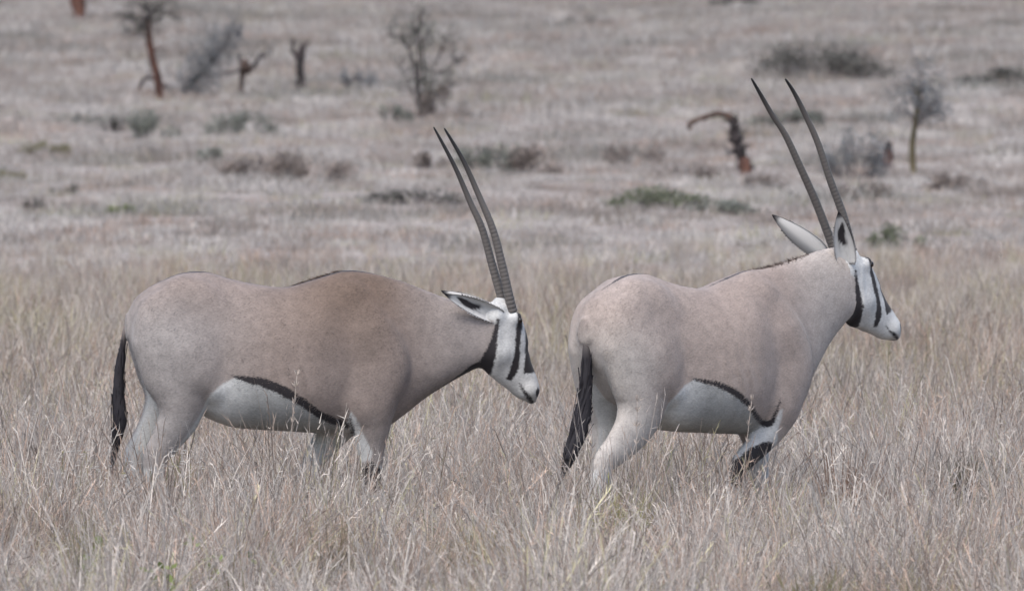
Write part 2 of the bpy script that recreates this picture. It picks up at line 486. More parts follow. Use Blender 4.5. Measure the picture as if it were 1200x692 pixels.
# coat material ------------------------------------------------------
def coat_mat(name, fawn, rust, pale):
    m, n, l, b = new_mat(name)
    def attr(a_):
        q = n.new('ShaderNodeAttribute'); q.attribute_name = a_; return q.outputs['Fac']
    tc = n.new('ShaderNodeTexCoord')
    fine = n.new('ShaderNodeTexNoise'); fine.inputs['Scale'].default_value = 160; fine.inputs['Detail'].default_value = 4
    mp = n.new('ShaderNodeMapping'); mp.inputs['Rotation'].default_value = (0, .5, 0); mp.inputs['Scale'].default_value = (.62, 1, 1.15)
    l.new(tc.outputs['Object'], mp.inputs['Vector']); l.new(mp.outputs['Vector'], fine.inputs['Vector'])
    mid = n.new('ShaderNodeTexNoise'); mid.inputs['Scale'].default_value = 26; mid.inputs['Detail'].default_value = 3
    l.new(tc.outputs['Object'], mid.inputs['Vector'])
    big = n.new('ShaderNodeTexNoise'); big.inputs['Scale'].default_value = 7; big.inputs['Detail'].default_value = 5
    l.new(tc.outputs['Object'], big.inputs['Vector'])
    def mix(fac, A, B):
        q = n.new('ShaderNodeMix'); q.data_type = 'RGBA'
        if isinstance(fac, float): q.inputs['Factor'].default_value = fac
        else: l.new(fac, q.inputs['Factor'])
        for s_, v in (('A', A), ('B', B)):
            if isinstance(v, tuple): q.inputs[s_].default_value = (*v, 1)
            else: l.new(v, q.inputs[s_])
        return q
    def math_(op, a_, b_):
        q = n.new('ShaderNodeMath'); q.operation = op
        for i, v in enumerate((a_, b_)):
            if isinstance(v, (int, float)): q.inputs[i].default_value = v
            else: l.new(v, q.inputs[i])
        return q.outputs[0]
    c1 = mix(attr('rust'), fawn, rust); c2 = mix(attr('pale'), c1.outputs['Result'], pale)
    # hair-edge wobble for the markings
    wob = math_('ADD', math_('MULTIPLY', math_('SUBTRACT', fine.outputs['Fac'], .5), .016), math_('MULTIPLY', math_('SUBTRACT', mid.outputs['Fac'], .5), .012))
    def step(a_, soft):
        q = n.new('ShaderNodeMapRange'); q.interpolation_type = 'SMOOTHSTEP'
        q.inputs['From Min'].default_value = soft; q.inputs['From Max'].default_value = -soft
        l.new(math_('ADD', attr(a_), wob), q.inputs['Value']); return q.outputs['Result']
    cw = mix(attr('belly_shade'), (.47, .47, .46), (.27, .272, .265)); c3 = mix(step('wht', .007), c2.outputs['Result'], cw.outputs['Result'])  # clean white, and a greyer white painted as shade under the belly
    tone = n.new('ShaderNodeMapRange'); tone.inputs['From Min'].default_value = .3; tone.inputs['From Max'].default_value = .7
    tone.inputs['To Min'].default_value = .66; tone.inputs['To Max'].default_value = 1.34
    l.new(math_('ADD', math_('ADD', math_('MULTIPLY', fine.outputs['Fac'], .42), math_('MULTIPLY', mid.outputs['Fac'], .3)), math_('MULTIPLY', big.outputs['Fac'], .28)), tone.inputs['Value'])
    mu = n.new('ShaderNodeMix'); mu.data_type = 'RGBA'; mu.blend_type = 'MULTIPLY'; mu.inputs['Factor'].default_value = 1
    l.new(c3.outputs['Result'], mu.inputs['A']); l.new(tone.outputs['Result'], mu.inputs['B'])
    c4 = mix(step('blk', .0055), mu.outputs['Result'], (.022, .019, .021))
    l.new(c4.outputs['Result'], b.inputs['Base Color'])
    b.inputs['Roughness'].default_value = .72
    b.inputs['Specular IOR Level'].default_value = .2
    b.inputs['Sheen Weight'].default_value = .12; b.inputs['Sheen Roughness'].default_value = .5
    bp = n.new('ShaderNodeBump'); bp.inputs['Strength'].default_value = .2; bp.inputs['Distance'].default_value = .004
    l.new(fine.outputs['Fac'], bp.inputs['Height']); l.new(bp.outputs['Normal'], b.inputs['Normal'])
    return m

def plain_mat(name, c, rough=.6, spec=.3):
    m, n, l, b = new_mat(name)
    at = n.new('ShaderNodeAttribute'); at.attribute_name = 'bc'
    mu = n.new('ShaderNodeMix'); mu.data_type = 'RGBA'; mu.blend_type = 'MULTIPLY'; mu.inputs['Factor'].default_value = 1
    mu.inputs['A'].default_value = (*c, 1); l.new(at.outputs['Fac'], mu.inputs['B'])
    nz = n.new('ShaderNodeTexNoise'); nz.inputs['Scale'].default_value = 60; nz.inputs['Detail'].default_value = 4
    l.new(nz.outputs['Fac'], b.inputs['Roughness']) if rough is None else None
    if rough is not None: b.inputs['Roughness'].default_value = rough
    bp = n.new('ShaderNodeBump'); bp.inputs['Strength'].default_value = .25; bp.inputs['Distance'].default_value = .003
    l.new(nz.outputs['Fac'], bp.inputs['Height']); l.new(bp.outputs['Normal'], b.inputs['Normal'])
    b.inputs['Specular IOR Level'].default_value = spec
    l.new(mu.outputs['Result'], b.inputs['Base Color'])
    return m

def color_attr_mat(name, rough=.75):
    m, n, l, b = new_mat(name)
    at = n.new('ShaderNodeAttribute'); at.attribute_name = 'colr'
    nz = n.new('ShaderNodeTexNoise'); nz.inputs['Scale'].default_value = 150
    rp = n.new('ShaderNodeMapRange'); rp.inputs['To Min'].default_value = .85; rp.inputs['To Max'].default_value = 1.12
    l.new(nz.outputs['Fac'], rp.inputs['Value'])
    mu = n.new('ShaderNodeMix'); mu.data_type = 'RGBA'; mu.blend_type = 'MULTIPLY'; mu.inputs['Factor'].default_value = 1
    l.new(at.outputs['Color'], mu.inputs['A']); l.new(rp.outputs['Result'], mu.inputs['B'])
    l.new(mu.outputs['Result'], b.inputs['Base Color'])
    b.inputs['Roughness'].default_value = rough; b.inputs['Specular IOR Level'].default_value = .25
    return m

M_horn = color_attr_mat('ridged_horn', .5)
M_ear = color_attr_mat('ear_skin', .8)
M_hair_black = plain_mat('black_tail_hair', (.022, .020, .024), .6, .25)
M_hair_mane = color_attr_mat('mane_hair', .8)
M_eye, _n, _l, _b = new_mat('dark_eye'); _b.inputs['Base Color'].default_value = (.012, .008, .007, 1); _b.inputs['Roughness'].default_value = .08

# head, in the pixel frame of the antelope with the lowered head ------
HEAD_ST = np.array([   # front x,y   back x,y   lateral half width m
    [601, 357, 577, 370, .040], [607, 358, 565, 385, .056], [614, 376, 564, 412, .062], [618, 396, 568, 434, .060],
    [622, 414, 582, 447, .052], [627, 430, 596, 457, .044], [632, 443, 606, 466, .040], [634, 454, 614, 471, .037], [631, 464, 622, 473, .028]], float)
HEAD = np.stack([(HEAD_ST[:, 0] + HEAD_ST[:, 2]) / 2, (HEAD_ST[:, 1] + HEAD_ST[:, 3]) / 2,
                 np.hypot(HEAD_ST[:, 0] - HEAD_ST[:, 2], HEAD_ST[:, 1] - HEAD_ST[:, 3]) / 2, HEAD_ST[:, 4], 0 * HEAD_ST[:, 0]], -1)
PIV = ((588 - 320) / PX, (GROUND_PY - 380) / PX)

class HeadMap:
    """rigid map: lowered-head frame <-> this animal's frame"""
    def __init__(s, px, py, pitch, yaw, scale=1.0):
        s.t = np.array([(px - 320) / PX, 0, (GROUND_PY - py) / PX]); s.scale = scale
        cp, sp = math.cos(pitch), math.sin(pitch); cy, sy = math.cos(yaw), math.sin(yaw)
        Rp = np.array([[cp, 0, -sp], [0, 1, 0], [sp, 0, cp]])       # nose up for positive pitch
        Ry = np.array([[cy, -sy, 0], [sy, cy, 0], [0, 0, 1]])
        s.R = Ry @ Rp
        s.p = np.array([PIV[0], 0, PIV[1]])
    def fwd(s, P): return (np.asarray(P) - s.p) @ s.R.T * s.scale + s.t
    def inv(s, P): return ((np.asarray(P) - s.t) / s.scale) @ s.R + s.p

def loc_px(px, py, y): return np.array([(px - 320) / PX, y, (GROUND_PY - py) / PX])

def make_ear(name, parent, base, tip, opening, width, mat=M_ear, curl=.5):
    """a cupped leaf-shaped ear; opening = direction the hollow faces"""
    base, tip = np.asarray(base, float), np.asarray(tip, float)
    ax = tip - base; L = np.linalg.norm(ax); ax = ax / L
    nrm = np.asarray(opening, float); nrm = unit(nrm - ax * (nrm @ ax)); sd = np.cross(ax, nrm)
    nu, nv = 22, 13
    V = []; C = []
    for sgn in (1, -1):                       # inner sheet then outer sheet
        for i in range(nu):
            u = (i / (nu - 1)) * .995
            wd = width * .5 * min(1.0, 1.72 * (u + .12)**.50 * (1 - u)**.88) + .0012
            for j in range(nv):
                v = j / (nv - 1) * 2 - 1
                ang = v * (1.25 - .55 * u)
                th = .0035 * (1 - abs(v)) * sgn
                r_ = wd / math.sin(1.25 - .55 * u)
                p = base + ax * L * u + sd * r_ * math.sin(ang) * 1.0 + nrm * (r_ * (1 - math.cos(ang)) * 1.1 - wd * .55 * 0 - .006 * 0 + th) + nrm * (-.012 * math.sin(math.pi * u))
                V.append(p)
                white = np.array([.46, .455, .445]); grey = np.array([.34, .325, .31]); black = np.array([.025, .022, .024])
                rimk = max(smooth(.80, .94, v) * smooth(.25, .55, u), smooth(.84, .96, -v) * smooth(.55, .8, u))
                tipk = smooth(.83, .93, u)
                if sgn > 0:
                    pat = math.exp(-(((u - .56) / .24)**2 + ((v - .18 - .25 * math.sin(u * 9)) / .42)**2)**1.5)
                    streak = .8 * math.exp(-(((v + .35) / .09)**2)) * smooth(.2, .4, u) * (1 - smooth(.6, .8, u))
                    k = max(smooth(.3, .6, pat), tipk, rimk, .55 * streak)
                    c = white * (1 - k) + black * k
                else:
                    k = max(tipk, rimk)
                    c = (white * .5 + grey * .5) * (1 - k) + black * k
                C.append([*c, 1])
    F = []
    o = nu * nv
    for i in range(nu - 1):
        for j in range(nv - 1):
            q = (i * nv + j, (i + 1) * nv + j, (i + 1) * nv + j + 1, i * nv + j + 1)
            F.append(q); F.append(tuple(o + t for t in q[::-1]))
    for i in range(nu - 1):
        for j in (0, nv - 1):
            F.append((i * nv + j, (i + 1) * nv + j, o + (i + 1) * nv + j, o + i * nv + j))
    for i in (0, nu - 1):
        for j in range(nv - 1):
            F.append((i * nv + j, i * nv + j + 1, o + i * nv + j + 1, o + i * nv + j))
    ear = mesh_obj(name, V, F, mat, parent, True, {'colr': ('FLOAT_COLOR', C)})
    ro, di, le, co = [], [], [], []
    for q in range(420):                      # hair fringe along the edges and inside the cup
        i = rng.integers(1, nu - 6); j = rng.choice([0, nv - 1, rng.integers(0, nv)], p=[.36, .36, .28])
        k = i * nv + j
        v = j / (nv - 1) * 2 - 1
        out = sd * np.sign(v) * (1.0 if abs(v) > .9 else .2)
        ro.append(V[k]); di.append(ax * 1.2 + out * .35 + nrm * rng.uniform(0, .5) + rng.normal(size=3) * .25)
        le.append(rng.uniform(.005, .012)); co.append([*(np.array(C[k][:3]) * rng.uniform(.8, 1.15)), 1])
    fr = strands('ear_hair', ear, M_hair_mane, ro, di, le, .0016, .1, co, 3, .04); fr['kind'] = 'stuff'
    return ear

def make_horn(parent, path, r0, seed):
    n = 260
    P = spline(path, n); t = np.linspace(0, 1, n)
    ln = np.concatenate([[0], np.cumsum(np.linalg.norm(np.diff(P, axis=0), axis=1))])
    R = r0 * (1 - t)**.46 * (.94 - .10 * t) + .0012
    ringed = 1 - smooth(.48, .66, t)
    ph = ln / .0165
    R = R * (1 + .10 * ringed * (np.abs(np.sin(np.pi * ph))**.6 - .6))
    mb = MB(); mb.tube(P, R, 14)
    V = np.concatenate(mb.v)
    base = np.array([.125, .113, .106]); tipc = np.array([.018, .017, .018])
    k = smooth(.55, .95, t)[:, None]
    gro = (.58 + .42 * np.abs(np.sin(np.pi * ph))**.5)[:, None] * ringed[:, None] + (1 - ringed[:, None])
    C = (base * (1 - k) + tipc * k) * gro
    C = np.repeat(np.concatenate([C, np.ones((n, 1))], 1), 14, axis=0)
    return mesh_obj('horn', V, mb.f, M_horn, parent, True, {'colr': ('FLOAT_COLOR', C)})

def strands(name, parent, mat, roots, dirs, lens, wid, droop, cols=None, segs=5, wave=.0):
    V = []; F = []; C = []; n = 0
    for i, (p, d, L) in enumerate(zip(roots, dirs, lens)):
        p = np.array(p, float); d = unit(np.array(d, float)); sd = unit(np.cross(d, rng.normal(size=3)))
        for q in range(segs + 1):
            ww = wid * (1 - (q / segs))**.6 + .0003
            V += [p - sd * ww * .5, p + sd * ww * .5]
            C += [cols[i] if cols is not None else 1.0] * 2
            d = unit(d + np.array([0, 0, -droop / segs]) + rng.normal(size=3) * wave); p = p + d * L / segs
        for q in range(segs): F.append((n + 2 * q, n + 2 * q + 1, n + 2 * q + 3, n + 2 * q + 2))
        n += 2 * (segs + 1)
    if cols is None: at = {'bc': ('FLOAT', C)}
    else: at = {'colr': ('FLOAT_COLOR', np.asarray(C))}
    return mesh_obj(name, V, F, mat, parent, True, at)

def make_oryx(label, loc, rotz, torso, tubes, head, cols, markings, horns, ears, tail, mane, group, vox=.0068, tail_dark=(.16, .34)):
    """torso stations, limb tubes {name: ctrl}, head map; everything in the animal's own frame (+x forward, +y its left)"""
    root = thing('oryx', label, 'antelope', loc, rotz, group)
    xs = np.arange((120 - 320) / PX, (690 - 320) / PX, vox); ys = np.arange(-.275, .2751, vox); zs = np.arange(-.03, 1.38, vox)
    X, Z = np.meshgrid(xs, zs, indexing='ij')
    F = np.broadcast_to(torso_sdf(torso, X, ys, Z), (len(xs), len(ys), len(zs))).astype(np.float32).copy()
    for nm, ctrl in tubes.items():
        k = .024 if 'leg' in nm else .05 if 'hip' in nm else .032 if 'shoulder' in nm else .034
        F = smin(F, tube_sdf(ctrl, X, ys, Z), k)
    # head: evaluated on the mapped points near it
    cx = head.t
    ix = (xs > cx[0] - .22) & (xs < cx[0] + .26); iz = (zs > cx[2] - .42) & (zs < cx[2] + .24)
    XX, YY, ZZ = np.meshgrid(xs[ix], ys, zs[iz], indexing='ij')
    Pm = head.inv(np.stack([XX.ravel(), YY.ravel(), ZZ.ravel()], -1))
    hs = tube_sdf(HEAD, Pm[:, 0], Pm[:, 1], Pm[:, 2])
    # cheek and brow bulges, eye hollow
    def ball(px, py, y, r):
        c = loc_px(px, py, y); return np.linalg.norm(Pm - c, axis=1) - r
    for sg in (-1, 1):
        hs = smin(hs, ball(581, 370, sg * .03, .030), .03)
        hs = smin(hs, ball(604, 373, sg * .040, .024), .03)
        hs = smin(hs, ball(585, 415, sg * .030, .038), .04)
        hs = smin(hs, ball(622.5, 459, sg * .012, .034), .025)
    hs = hs.reshape(XX.shape).astype(np.float32) * head.scale
    sub = np.ix_(ix, np.ones(len(ys), bool), iz)
    F[sub] = smin(F[sub], hs, .03)
    ribs = np.sin((xs[:, None, None] + .35 * zs[None, None, :]) * 2 * np.pi / .055) * np.exp(-((xs[:, None, None] - .06) / .11)**2) * np.exp(-((zs[None, None, :] - .76) / .16)**2)
    F = F + (.0016 * ribs).astype(np.float32)
    V, Q = surface_nets(F, np.array([xs[0], ys[0], zs[0]]), vox)
    # fix winding if needed
    a_, b_, c_ = V[Q[:, 0]], V[Q[:, 1]], V[Q[:, 2]]
    vol = np.einsum('ij,ij->i', a_, np.cross(b_, c_)).sum()
    if vol < 0: Q = Q[:, ::-1]
    # relax lightly
    nb = np.zeros_like(V); ct = np.zeros(len(V))
    for it in range(2):
        nb[:] = 0; ct[:] = 0
        for e in range(4):
            i0, i1 = Q[:, e], Q[:, (e + 1) % 4]
            np.add.at(nb, i0, V[i1]); np.add.at(nb, i1, V[i0]); np.add.at(ct, i0, 1); np.add.at(ct, i1, 1)
        V = V * .5 + .5 * nb / ct[:, None]
    # ---------------- markings
    px = V[:, 0] * PX + 320; py = GROUND_PY - V[:, 2] * PX; y = V[:, 1]
    big = 1e3
    N = len(V)
    Hm = head.inv(V); hx = Hm[:, 0] * PX + 320; hy = GROUND_PY - Hm[:, 2] * PX
    hd = tube_sdf(HEAD, Hm[:, 0], Hm[:, 1], Hm[:, 2])
    onhead = (hd < .02) | ((hd < .05) & (hx > 572) & (hy < 385))
    blk = np.full(N, big); wht = np.full(N, big)
    # body
    tsd = torso_sdf(torso, V[:, 0], V[:, 1], V[:, 2])
    lsd = {nm: tube_sdf(c, V[:, 0], V[:, 1], V[:, 2]) for nm, c in tubes.items()}
    near_leg = np.min(np.stack(list(lsd.values())), 0)
    onleg = near_leg < tsd - .004
    hind = np.minimum.reduce([lsd[k] for k in lsd if k.startswith('hind')])
    fore = np.minimum.reduce([lsd[k] for k in lsd if k.startswith('fore')])
    onhind = hind < tsd + .004
    stripe = poly_line_d(markings['stripe'], px, py)
    blk = np.minimum(blk, np.where(onhead, big, stripe))
    belly = polygon_d(markings['belly'], px, py)
    wht = np.minimum(wht, np.where(onhead, big, belly))
    for nm, c in tubes.items():          # inside of the legs
        if 'leg' not in nm: continue
        sg = np.sign(c[0][4])
        d2, h, w, y0, t = seg_field(c, np.stack([V[:, 0], V[:, 2]], -1))
        med = (y - y0) * sg / w + .38
        mine = (lsd[nm] < .012) & (y * sg > 0.01)
        lim = -1.0 if nm.startswith('hind') else 0
        wht = np.minimum(wht, np.where(mine, np.maximum(med * w * PX, (440 - py) * .5), big))
        # pale shanks
        wht = np.minimum(wht, np.where(mine, (markings['shank'] - py) * .5, big))
    for sg, shape in markings['black_side']:
        blk = np.minimum(blk, np.where(np.sign(y) == sg, poly_line_d(shape, px, py), big))
    for sg, shape in markings['white_side']:
        wht = np.minimum(wht, np.where((np.sign(y) == sg) & (lsd['fore_leg_near' if sg < 0 else 'fore_leg_far'] < .02), poly_line_d(shape, px, py), big))
    # dorsal line and throat line
    st = np.asarray(torso, float)
    topz = np.interp(px, st[:, 0], st[:, 1]); botz = np.interp(px, st[:, 0], st[:, 2])
    dors = np.hypot(y * PX * .75, np.maximum(py - topz, 0)) - np.interp(px, markings['dorsal'][0], markings['dorsal'][1])
    blk = np.minimum(blk, np.where(onhead | (px > 470), big, dors + 2.0))
    thr = np.hypot(y * PX * .55, np.maximum(botz - py, 0)) - np.interp(px, markings['throat'][0], markings['throat'][1])
    blk = np.minimum(blk, np.where((px > markings['throat'][0][0]) & (~onhead), thr, big))
    # face
    fw = np.maximum(565 + 10 * smooth(430, 370, hy) - hx, -40)
    facew = np.where(onhead, np.maximum(polygon_d([(563, 372), (574, 376), (579, 384), (576, 400), (570, 425), (566, 445), (600, 490), (660, 480), (640, 400), (612, 335), (585, 338), (554, 345)], hx, hy), -30), big)
    wht = np.minimum(wht, facew)
    fb = poly_line_d([(606, 360, 3.0), (608.5, 374, 4.6), (607, 386, 4.0), (605, 400, 3.6), (603.5, 420, 4.2), (601, 433, 5.2), (596, 443, 3.6)], hx, hy)
    fb = np.minimum(fb, poly_line_d([(580, 374, 1.5), (577, 390, 2.8), (573, 408, 5.0), (568, 424, 7.6), (569, 437, 6.5)], hx, hy))
    fb = np.minimum(fb, polygon_d([(616.5, 385), (626, 384), (640, 442), (629, 438), (613, 439), (615, 420)], hx, hy))
    fb = np.minimum(fb, np.maximum(polygon_d([(596, 346), (614, 346), (622, 374), (609, 368), (602, 358)], hx, hy), (np.abs(Hm[:, 1]) - .013) * PX))
    fb = np.minimum(fb, np.hypot((hx - 631.5) / .6, hy - 461) - 5.5)
    fb = np.minimum(fb, poly_line_d([(609, 450, .8), (613, 458, 1.5), (620, 467, 2.0), (626, 473, 1.8)], hx, hy))
    blk = np.minimum(blk, np.where(onhead, fb, big))
    blk = blk / PX; wht = np.where(wht < big / 2, np.where(np.abs(wht) > 0, wht, 0), big)
    wht = np.clip(wht / PX, -1, 1); blk = np.clip(blk, -1, 1)
    # overall coat tones, plus shade painted into the belly white
    rust = markings['rust'](px, py); pale = markings['pale'](px, py)
    pale = np.where(onhead, np.maximum(pale, .5 * smooth(560, 575, hx)), pale)
    belly_shade = np.where(onhead | (near_leg < .004), 0., smooth(255, 300, px) * (1 - smooth(385, 405, px)))
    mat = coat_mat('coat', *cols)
    body = mesh_obj('body', V, Q, mat, root, True, {'blk': ('FLOAT', blk), 'wht': ('FLOAT', wht), 'rust': ('FLOAT', rust), 'pale': ('FLOAT', pale), 'belly_shade': ('FLOAT', belly_shade)})
    # ---------------- short coat hair lying over the skin
    nrm = np.zeros(N * 3, np.float32); body.data.vertex_normals.foreach_get('vector', nrm); nrm = nrm.reshape(-1, 3)
    vis = np.where(V[:, 2] > .28)[0]
    K = 85000
    pick = vis[rng.integers(0, len(vis), K)]
    pn = nrm[pick]
    tang = rng.normal(size=(K, 3)) * vox * .6; tang -= pn * (tang * pn).sum(1, keepdims=True)
    p0 = V[pick] + tang - pn * .002
    low = smooth(.55, .40, V[pick, 2])[:, None] if False else np.clip((.58 - V[pick, 2]) / .2, 0, 1)[:, None]
    flow = np.array([-1.0, 0, -.45]) * (1 - low) + np.array([-.15, 0, -1.0]) * low
    flow = flow + rng.normal(size=(K, 3)) * .33
    flow -= pn * (flow * pn).sum(1, keepdims=True); flow /= np.linalg.norm(flow, axis=1, keepdims=True) + 1e-6
    lift = rng.uniform(.06, .26, (K, 1)); dr = flow * np.cos(lift) + pn * np.sin(lift)
    hl = np.where(onhead[pick], .007, .015)[:, None] * rng.uniform(.6, 1.3, (K, 1)); hw = np.where(onhead[pick], .0012, .0019)[:, None]
    sd_ = np.cross(dr, pn); sd_ /= np.linalg.norm(sd_, axis=1, keepdims=True) + 1e-6
    HV = np.stack([p0 - sd_ * hw * .5, p0 + sd_ * hw * .5, p0 + dr * hl + sd_ * hw * .15, p0 + dr * hl - sd_ * hw * .15], 1).reshape(-1, 3)
    HF = np.arange(K * 4).reshape(K, 4)
    rep = lambda a__: np.repeat(a__[pick], 4)
    hair = mesh_obj('coat_hair', HV, HF, mat, body, True, {'blk': ('FLOAT', rep(blk)), 'wht': ('FLOAT', rep(wht)), 'belly_shade': ('FLOAT', rep(belly_shade)), 'rust': ('FLOAT', rep(rust)), 'pale': ('FLOAT', np.clip(rep(pale) + np.repeat(rng.normal(size=K) * .10, 4), -.3, 1.2))})
    hair['kind'] = 'stuff'
    # ---------------- eyes
    for sg in (-1, 1):
        c = head.fwd(loc_px(607.5, 376, sg * .0575))
        an = np.linspace(0, np.pi, 9); az = np.linspace(0, 2 * np.pi, 14, endpoint=False)
        EV = np.array([[c[0] + .0095 * math.sin(a1) * math.cos(a2), c[1] + .008 * math.sin(a1) * math.sin(a2), c[2] + .0115 * math.cos(a1)] for a1 in an for a2 in az])
        EF = [(i * 14 + j, i * 14 + (j + 1) % 14, (i + 1) * 14 + (j + 1) % 14, (i + 1) * 14 + j) for i in range(8) for j in range(14)]
        mesh_obj('eye', EV, EF, M_eye, root)
    for hpath, r0 in horns: make_horn(root, hpath, r0, 0)
    for e in ears: make_ear('ear', root, *e)
    # ---------------- tail: dock with a black brush of hair
    tp = spline(tail, 40)        # rows x_m, y_m, z_m, half width m
    mb = MB(); kk = 36
    mb.tube(tp[:kk, :3], np.maximum(tp[:kk, 3] * .72, .008), 10, 1, .05)
    tV = np.concatenate(mb.v)
    tt = np.repeat(np.linspace(0, 1, kk), 10)
    kb = smooth(*tail_dark, tt)[:, None]
    cc = (np.array(cols[0]) * .55 + np.array(cols[2]) * .4) * (1 - kb) + np.array([.022, .02, .024]) * kb
    tl = mesh_obj('tail', tV, mb.f, M_hair_mane, root, True, {'colr': ('FLOAT_COLOR', np.concatenate([cc, np.ones((len(cc), 1))], 1))})
    roots, dirs, lens = [], [], []
    for q in range(1500):
        i = int(rng.uniform(.27, .93) * 39); i = min(i, 37)
        d = tp[min(i + 3, 39), :3] - tp[i, :3]
        wd = tp[i, 3]
        off = rng.normal(size=3) * np.array([.32, .32, .1]) * wd
        roots.append(tp[i, :3] + off)
        fut = tp[min(i + 12, 39)]
        target = fut[:3] + rng.normal(size=3) * np.array([.24, .24, .2]) * fut[3]
        dirs.append(target - roots[-1]); lens.append(min(rng.uniform(.10, .2), np.linalg.norm(tp[39, :3] - tp[i, :3]) + .03))
    strands('tail_hair', tl, M_hair_black, roots, dirs, lens, .0045, .1, None, 4, .012)
    # ---------------- mane
    if mane:
        roots, dirs, lens, cs = [], [], [], []
        for q in range(mane['n']):
            px_ = rng.uniform(mane['x0'], mane['x1']); yy = rng.normal() * mane.get('wide', .012)
            top = np.interp(px_, st[:, 0], st[:, 1])
            f = (px_ - mane['x0']) / (mane['x1'] - mane['x0'])
            roots.append(loc_px(px_, top + 2.5 + abs(yy) * 90 + yy * yy * 1500, yy))
            dirs.append(np.array([mane['lean'] + rng.normal() * .2, rng.normal() * .35, 1.0]))
            lens.append(mane['len'] * rng.uniform(.5, 1.1) * (.35 + 1.0 * math.sin(math.pi * min(max(f, .04), .96))**.6))
            c = np.array(mane['c0']) if rng.uniform() < mane['mix'] else np.array(mane['c1'])
            cs.append([*(c * rng.uniform(.8, 1.2)), 1])
        strands('mane', root, M_hair_mane, roots, dirs, lens, .0035, .35, cs, 4, .05)
    return root

STRIPE = [(270, 439, 1.5), (284, 442, 4), (303, 446, 5.5), (320, 453, 5.8), (337, 462, 5.4), (355, 474, 4.8), (372, 485, 4.6), (390, 493, 4.2), (404, 498, 3)]
BELLY = [(272, 439), (285, 444), (303, 448), (320, 455), (337, 464), (355, 476), (372, 487), (390, 495), (408, 499), (420, 530), (300, 540), (196, 532), (220, 500), (234, 477), (238, 465), (246, 455), (257, 446)]
BACK = [(149, 366, 398, .045), (156, 352, 416, .090), (170, 339, 438, .130), (190, 328, 460, .155), (215, 319, 474, .160), (240, 318, 488, .166),
        (268, 326, 499, .182), (300, 333, 503, .202), (335, 336, 505, .222), (368, 327, 507, .218)]

# ---- the one with the lowered head, seen from its right side
torsoA = BACK + [(405, 317, 508, .178), (430, 319, 507, .150), (455, 325, 500, .130), (475, 331, 486, .112), (498, 340, 468, .096), (525, 350, 451, .086), (552, 356, 436, .072), (580, 359, 424, .060)]
tubesA = {
    'haunch_near': [(196, 378, 40, .075, -.09), (212, 405, 46, .085, -.112), (230, 434, 34, .072, -.128), (246, 452, 15, .042, -.138)],
    'hip_near': [(212, 346, 20, .045, -.075), (228, 352, 22, .045, -.092), (240, 366, 20, .04, -.100)],
    'haunch_far': [(196, 378, 40, .075, .09), (212, 405, 46, .085, .112), (230, 434, 34, .072, .128), (246, 452, 15, .042, .138)],
    'hip_far': [(212, 346, 20, .045, .075), (228, 352, 22, .045, .092), (240, 366, 20, .04, .100)],
    'hind_leg_near': [(200, 400, 48, .085, -.095), (206, 440, 42, .082, -.108), (209, 468, 31, .070, -.112), (205, 490, 24, .056, -.110), (191, 514, 18, .042, -.106), (178, 538, 14.5, .033, -.102), (179, 572, 9.5, .023, -.100), (184, 612, 8.5, .021, -.10), (187, 627, 10.5, .025, -.10), (194, 639, 9, .024, -.10), (199, 648, 11, .030, -.10)],
    'hind_leg_far': [(200, 400, 48, .085, .095), (203, 440, 40, .080, .108), (200, 468, 30, .068, .112), (190, 490, 23, .054, .110), (175, 512, 17, .042, .106), (160, 536, 14, .033, .102), (158, 572, 9.5, .023, .100), (160, 612, 8.5, .021, .10), (162, 627, 10.5, .025, .10), (169, 639, 9, .024, .10), (174, 648, 11, .030, .10)],
    'shoulder_near': [(408, 356, 24, .044, -.078), (420, 385, 32, .052, -.118), (440, 428, 36, .060, -.122), (424, 468, 31, .058, -.128)],
    'shoulder_far': [(408, 356, 24, .044, .078), (420, 385, 32, .052, .118), (440, 428, 36, .060, .122), (424, 468, 31, .058, .128)],
    'fore_leg_near': [(428, 440, 32, .062, -.112), (431, 478, 28, .064, -.118), (432, 503, 22, .052, -.112), (432, 524, 16.5, .040, -.105), (433, 549, 12.5, .033, -.10), (433, 576, 9, .023, -.098), (433, 614, 8, .021, -.096), (434, 629, 10, .025, -.096), (440, 641, 9, .024, -.096), (444, 648, 11.5, .030, -.096)],
    'fore_leg_far': [(422, 440, 32, .062, .112), (412, 480, 27, .062, .116), (396, 504, 21, .050, .110), (382, 524, 16, .040, .105), (368, 546, 12.5, .033, .10), (360, 576, 9, .023, .098), (352, 614, 8, .021, .096), (350, 629, 10, .025, .096), (354, 641, 9, .024, .096), (358, 648, 11.5, .030, .096)],
}
headA = HeadMap(588, 380, 0.0, math.radians(10))
markA = dict(stripe=STRIPE, belly=BELLY, shank=545,
    black_side=[(-1, [(430, 549, 9), (432, 556, 13), (432, 564, 13)]), (-1, [(404, 478, .5), (407, 494, 1.6), (412, 508, 1.5)])],
    white_side=[(-1, [(398, 476, 3), (405, 490, 7), (414, 512, 9), (422, 530, 10)])],
    dorsal=([140, 170, 200, 232, 262, 330, 345, 390, 430, 470], [0, 2, 6, 9, 4, 3, 7, 9, 7, 2]),
    throat=([476, 500, 530, 555, 575], [4.5, 5.5, 7.5, 12, 14]),
    rust=lambda px, py: (smooth(250, 400, px) * (1 - smooth(430, 545, px)) * (1 - smooth(325, 470, py)) * .95).clip(0, 1),
    pale=lambda px, py: np.clip(.95 * (1 - smooth(170, 330, px)) * smooth(318, 400, py) + .55 * smooth(440, 560, px) + .5 * smooth(470, 520, py), 0, 1))
hA = lambda pts, y0, y1: [loc_px(p[0], p[1], y0 + (y1 - y0) * i / (len(pts) - 1)) for i, p in enumerate(pts)]
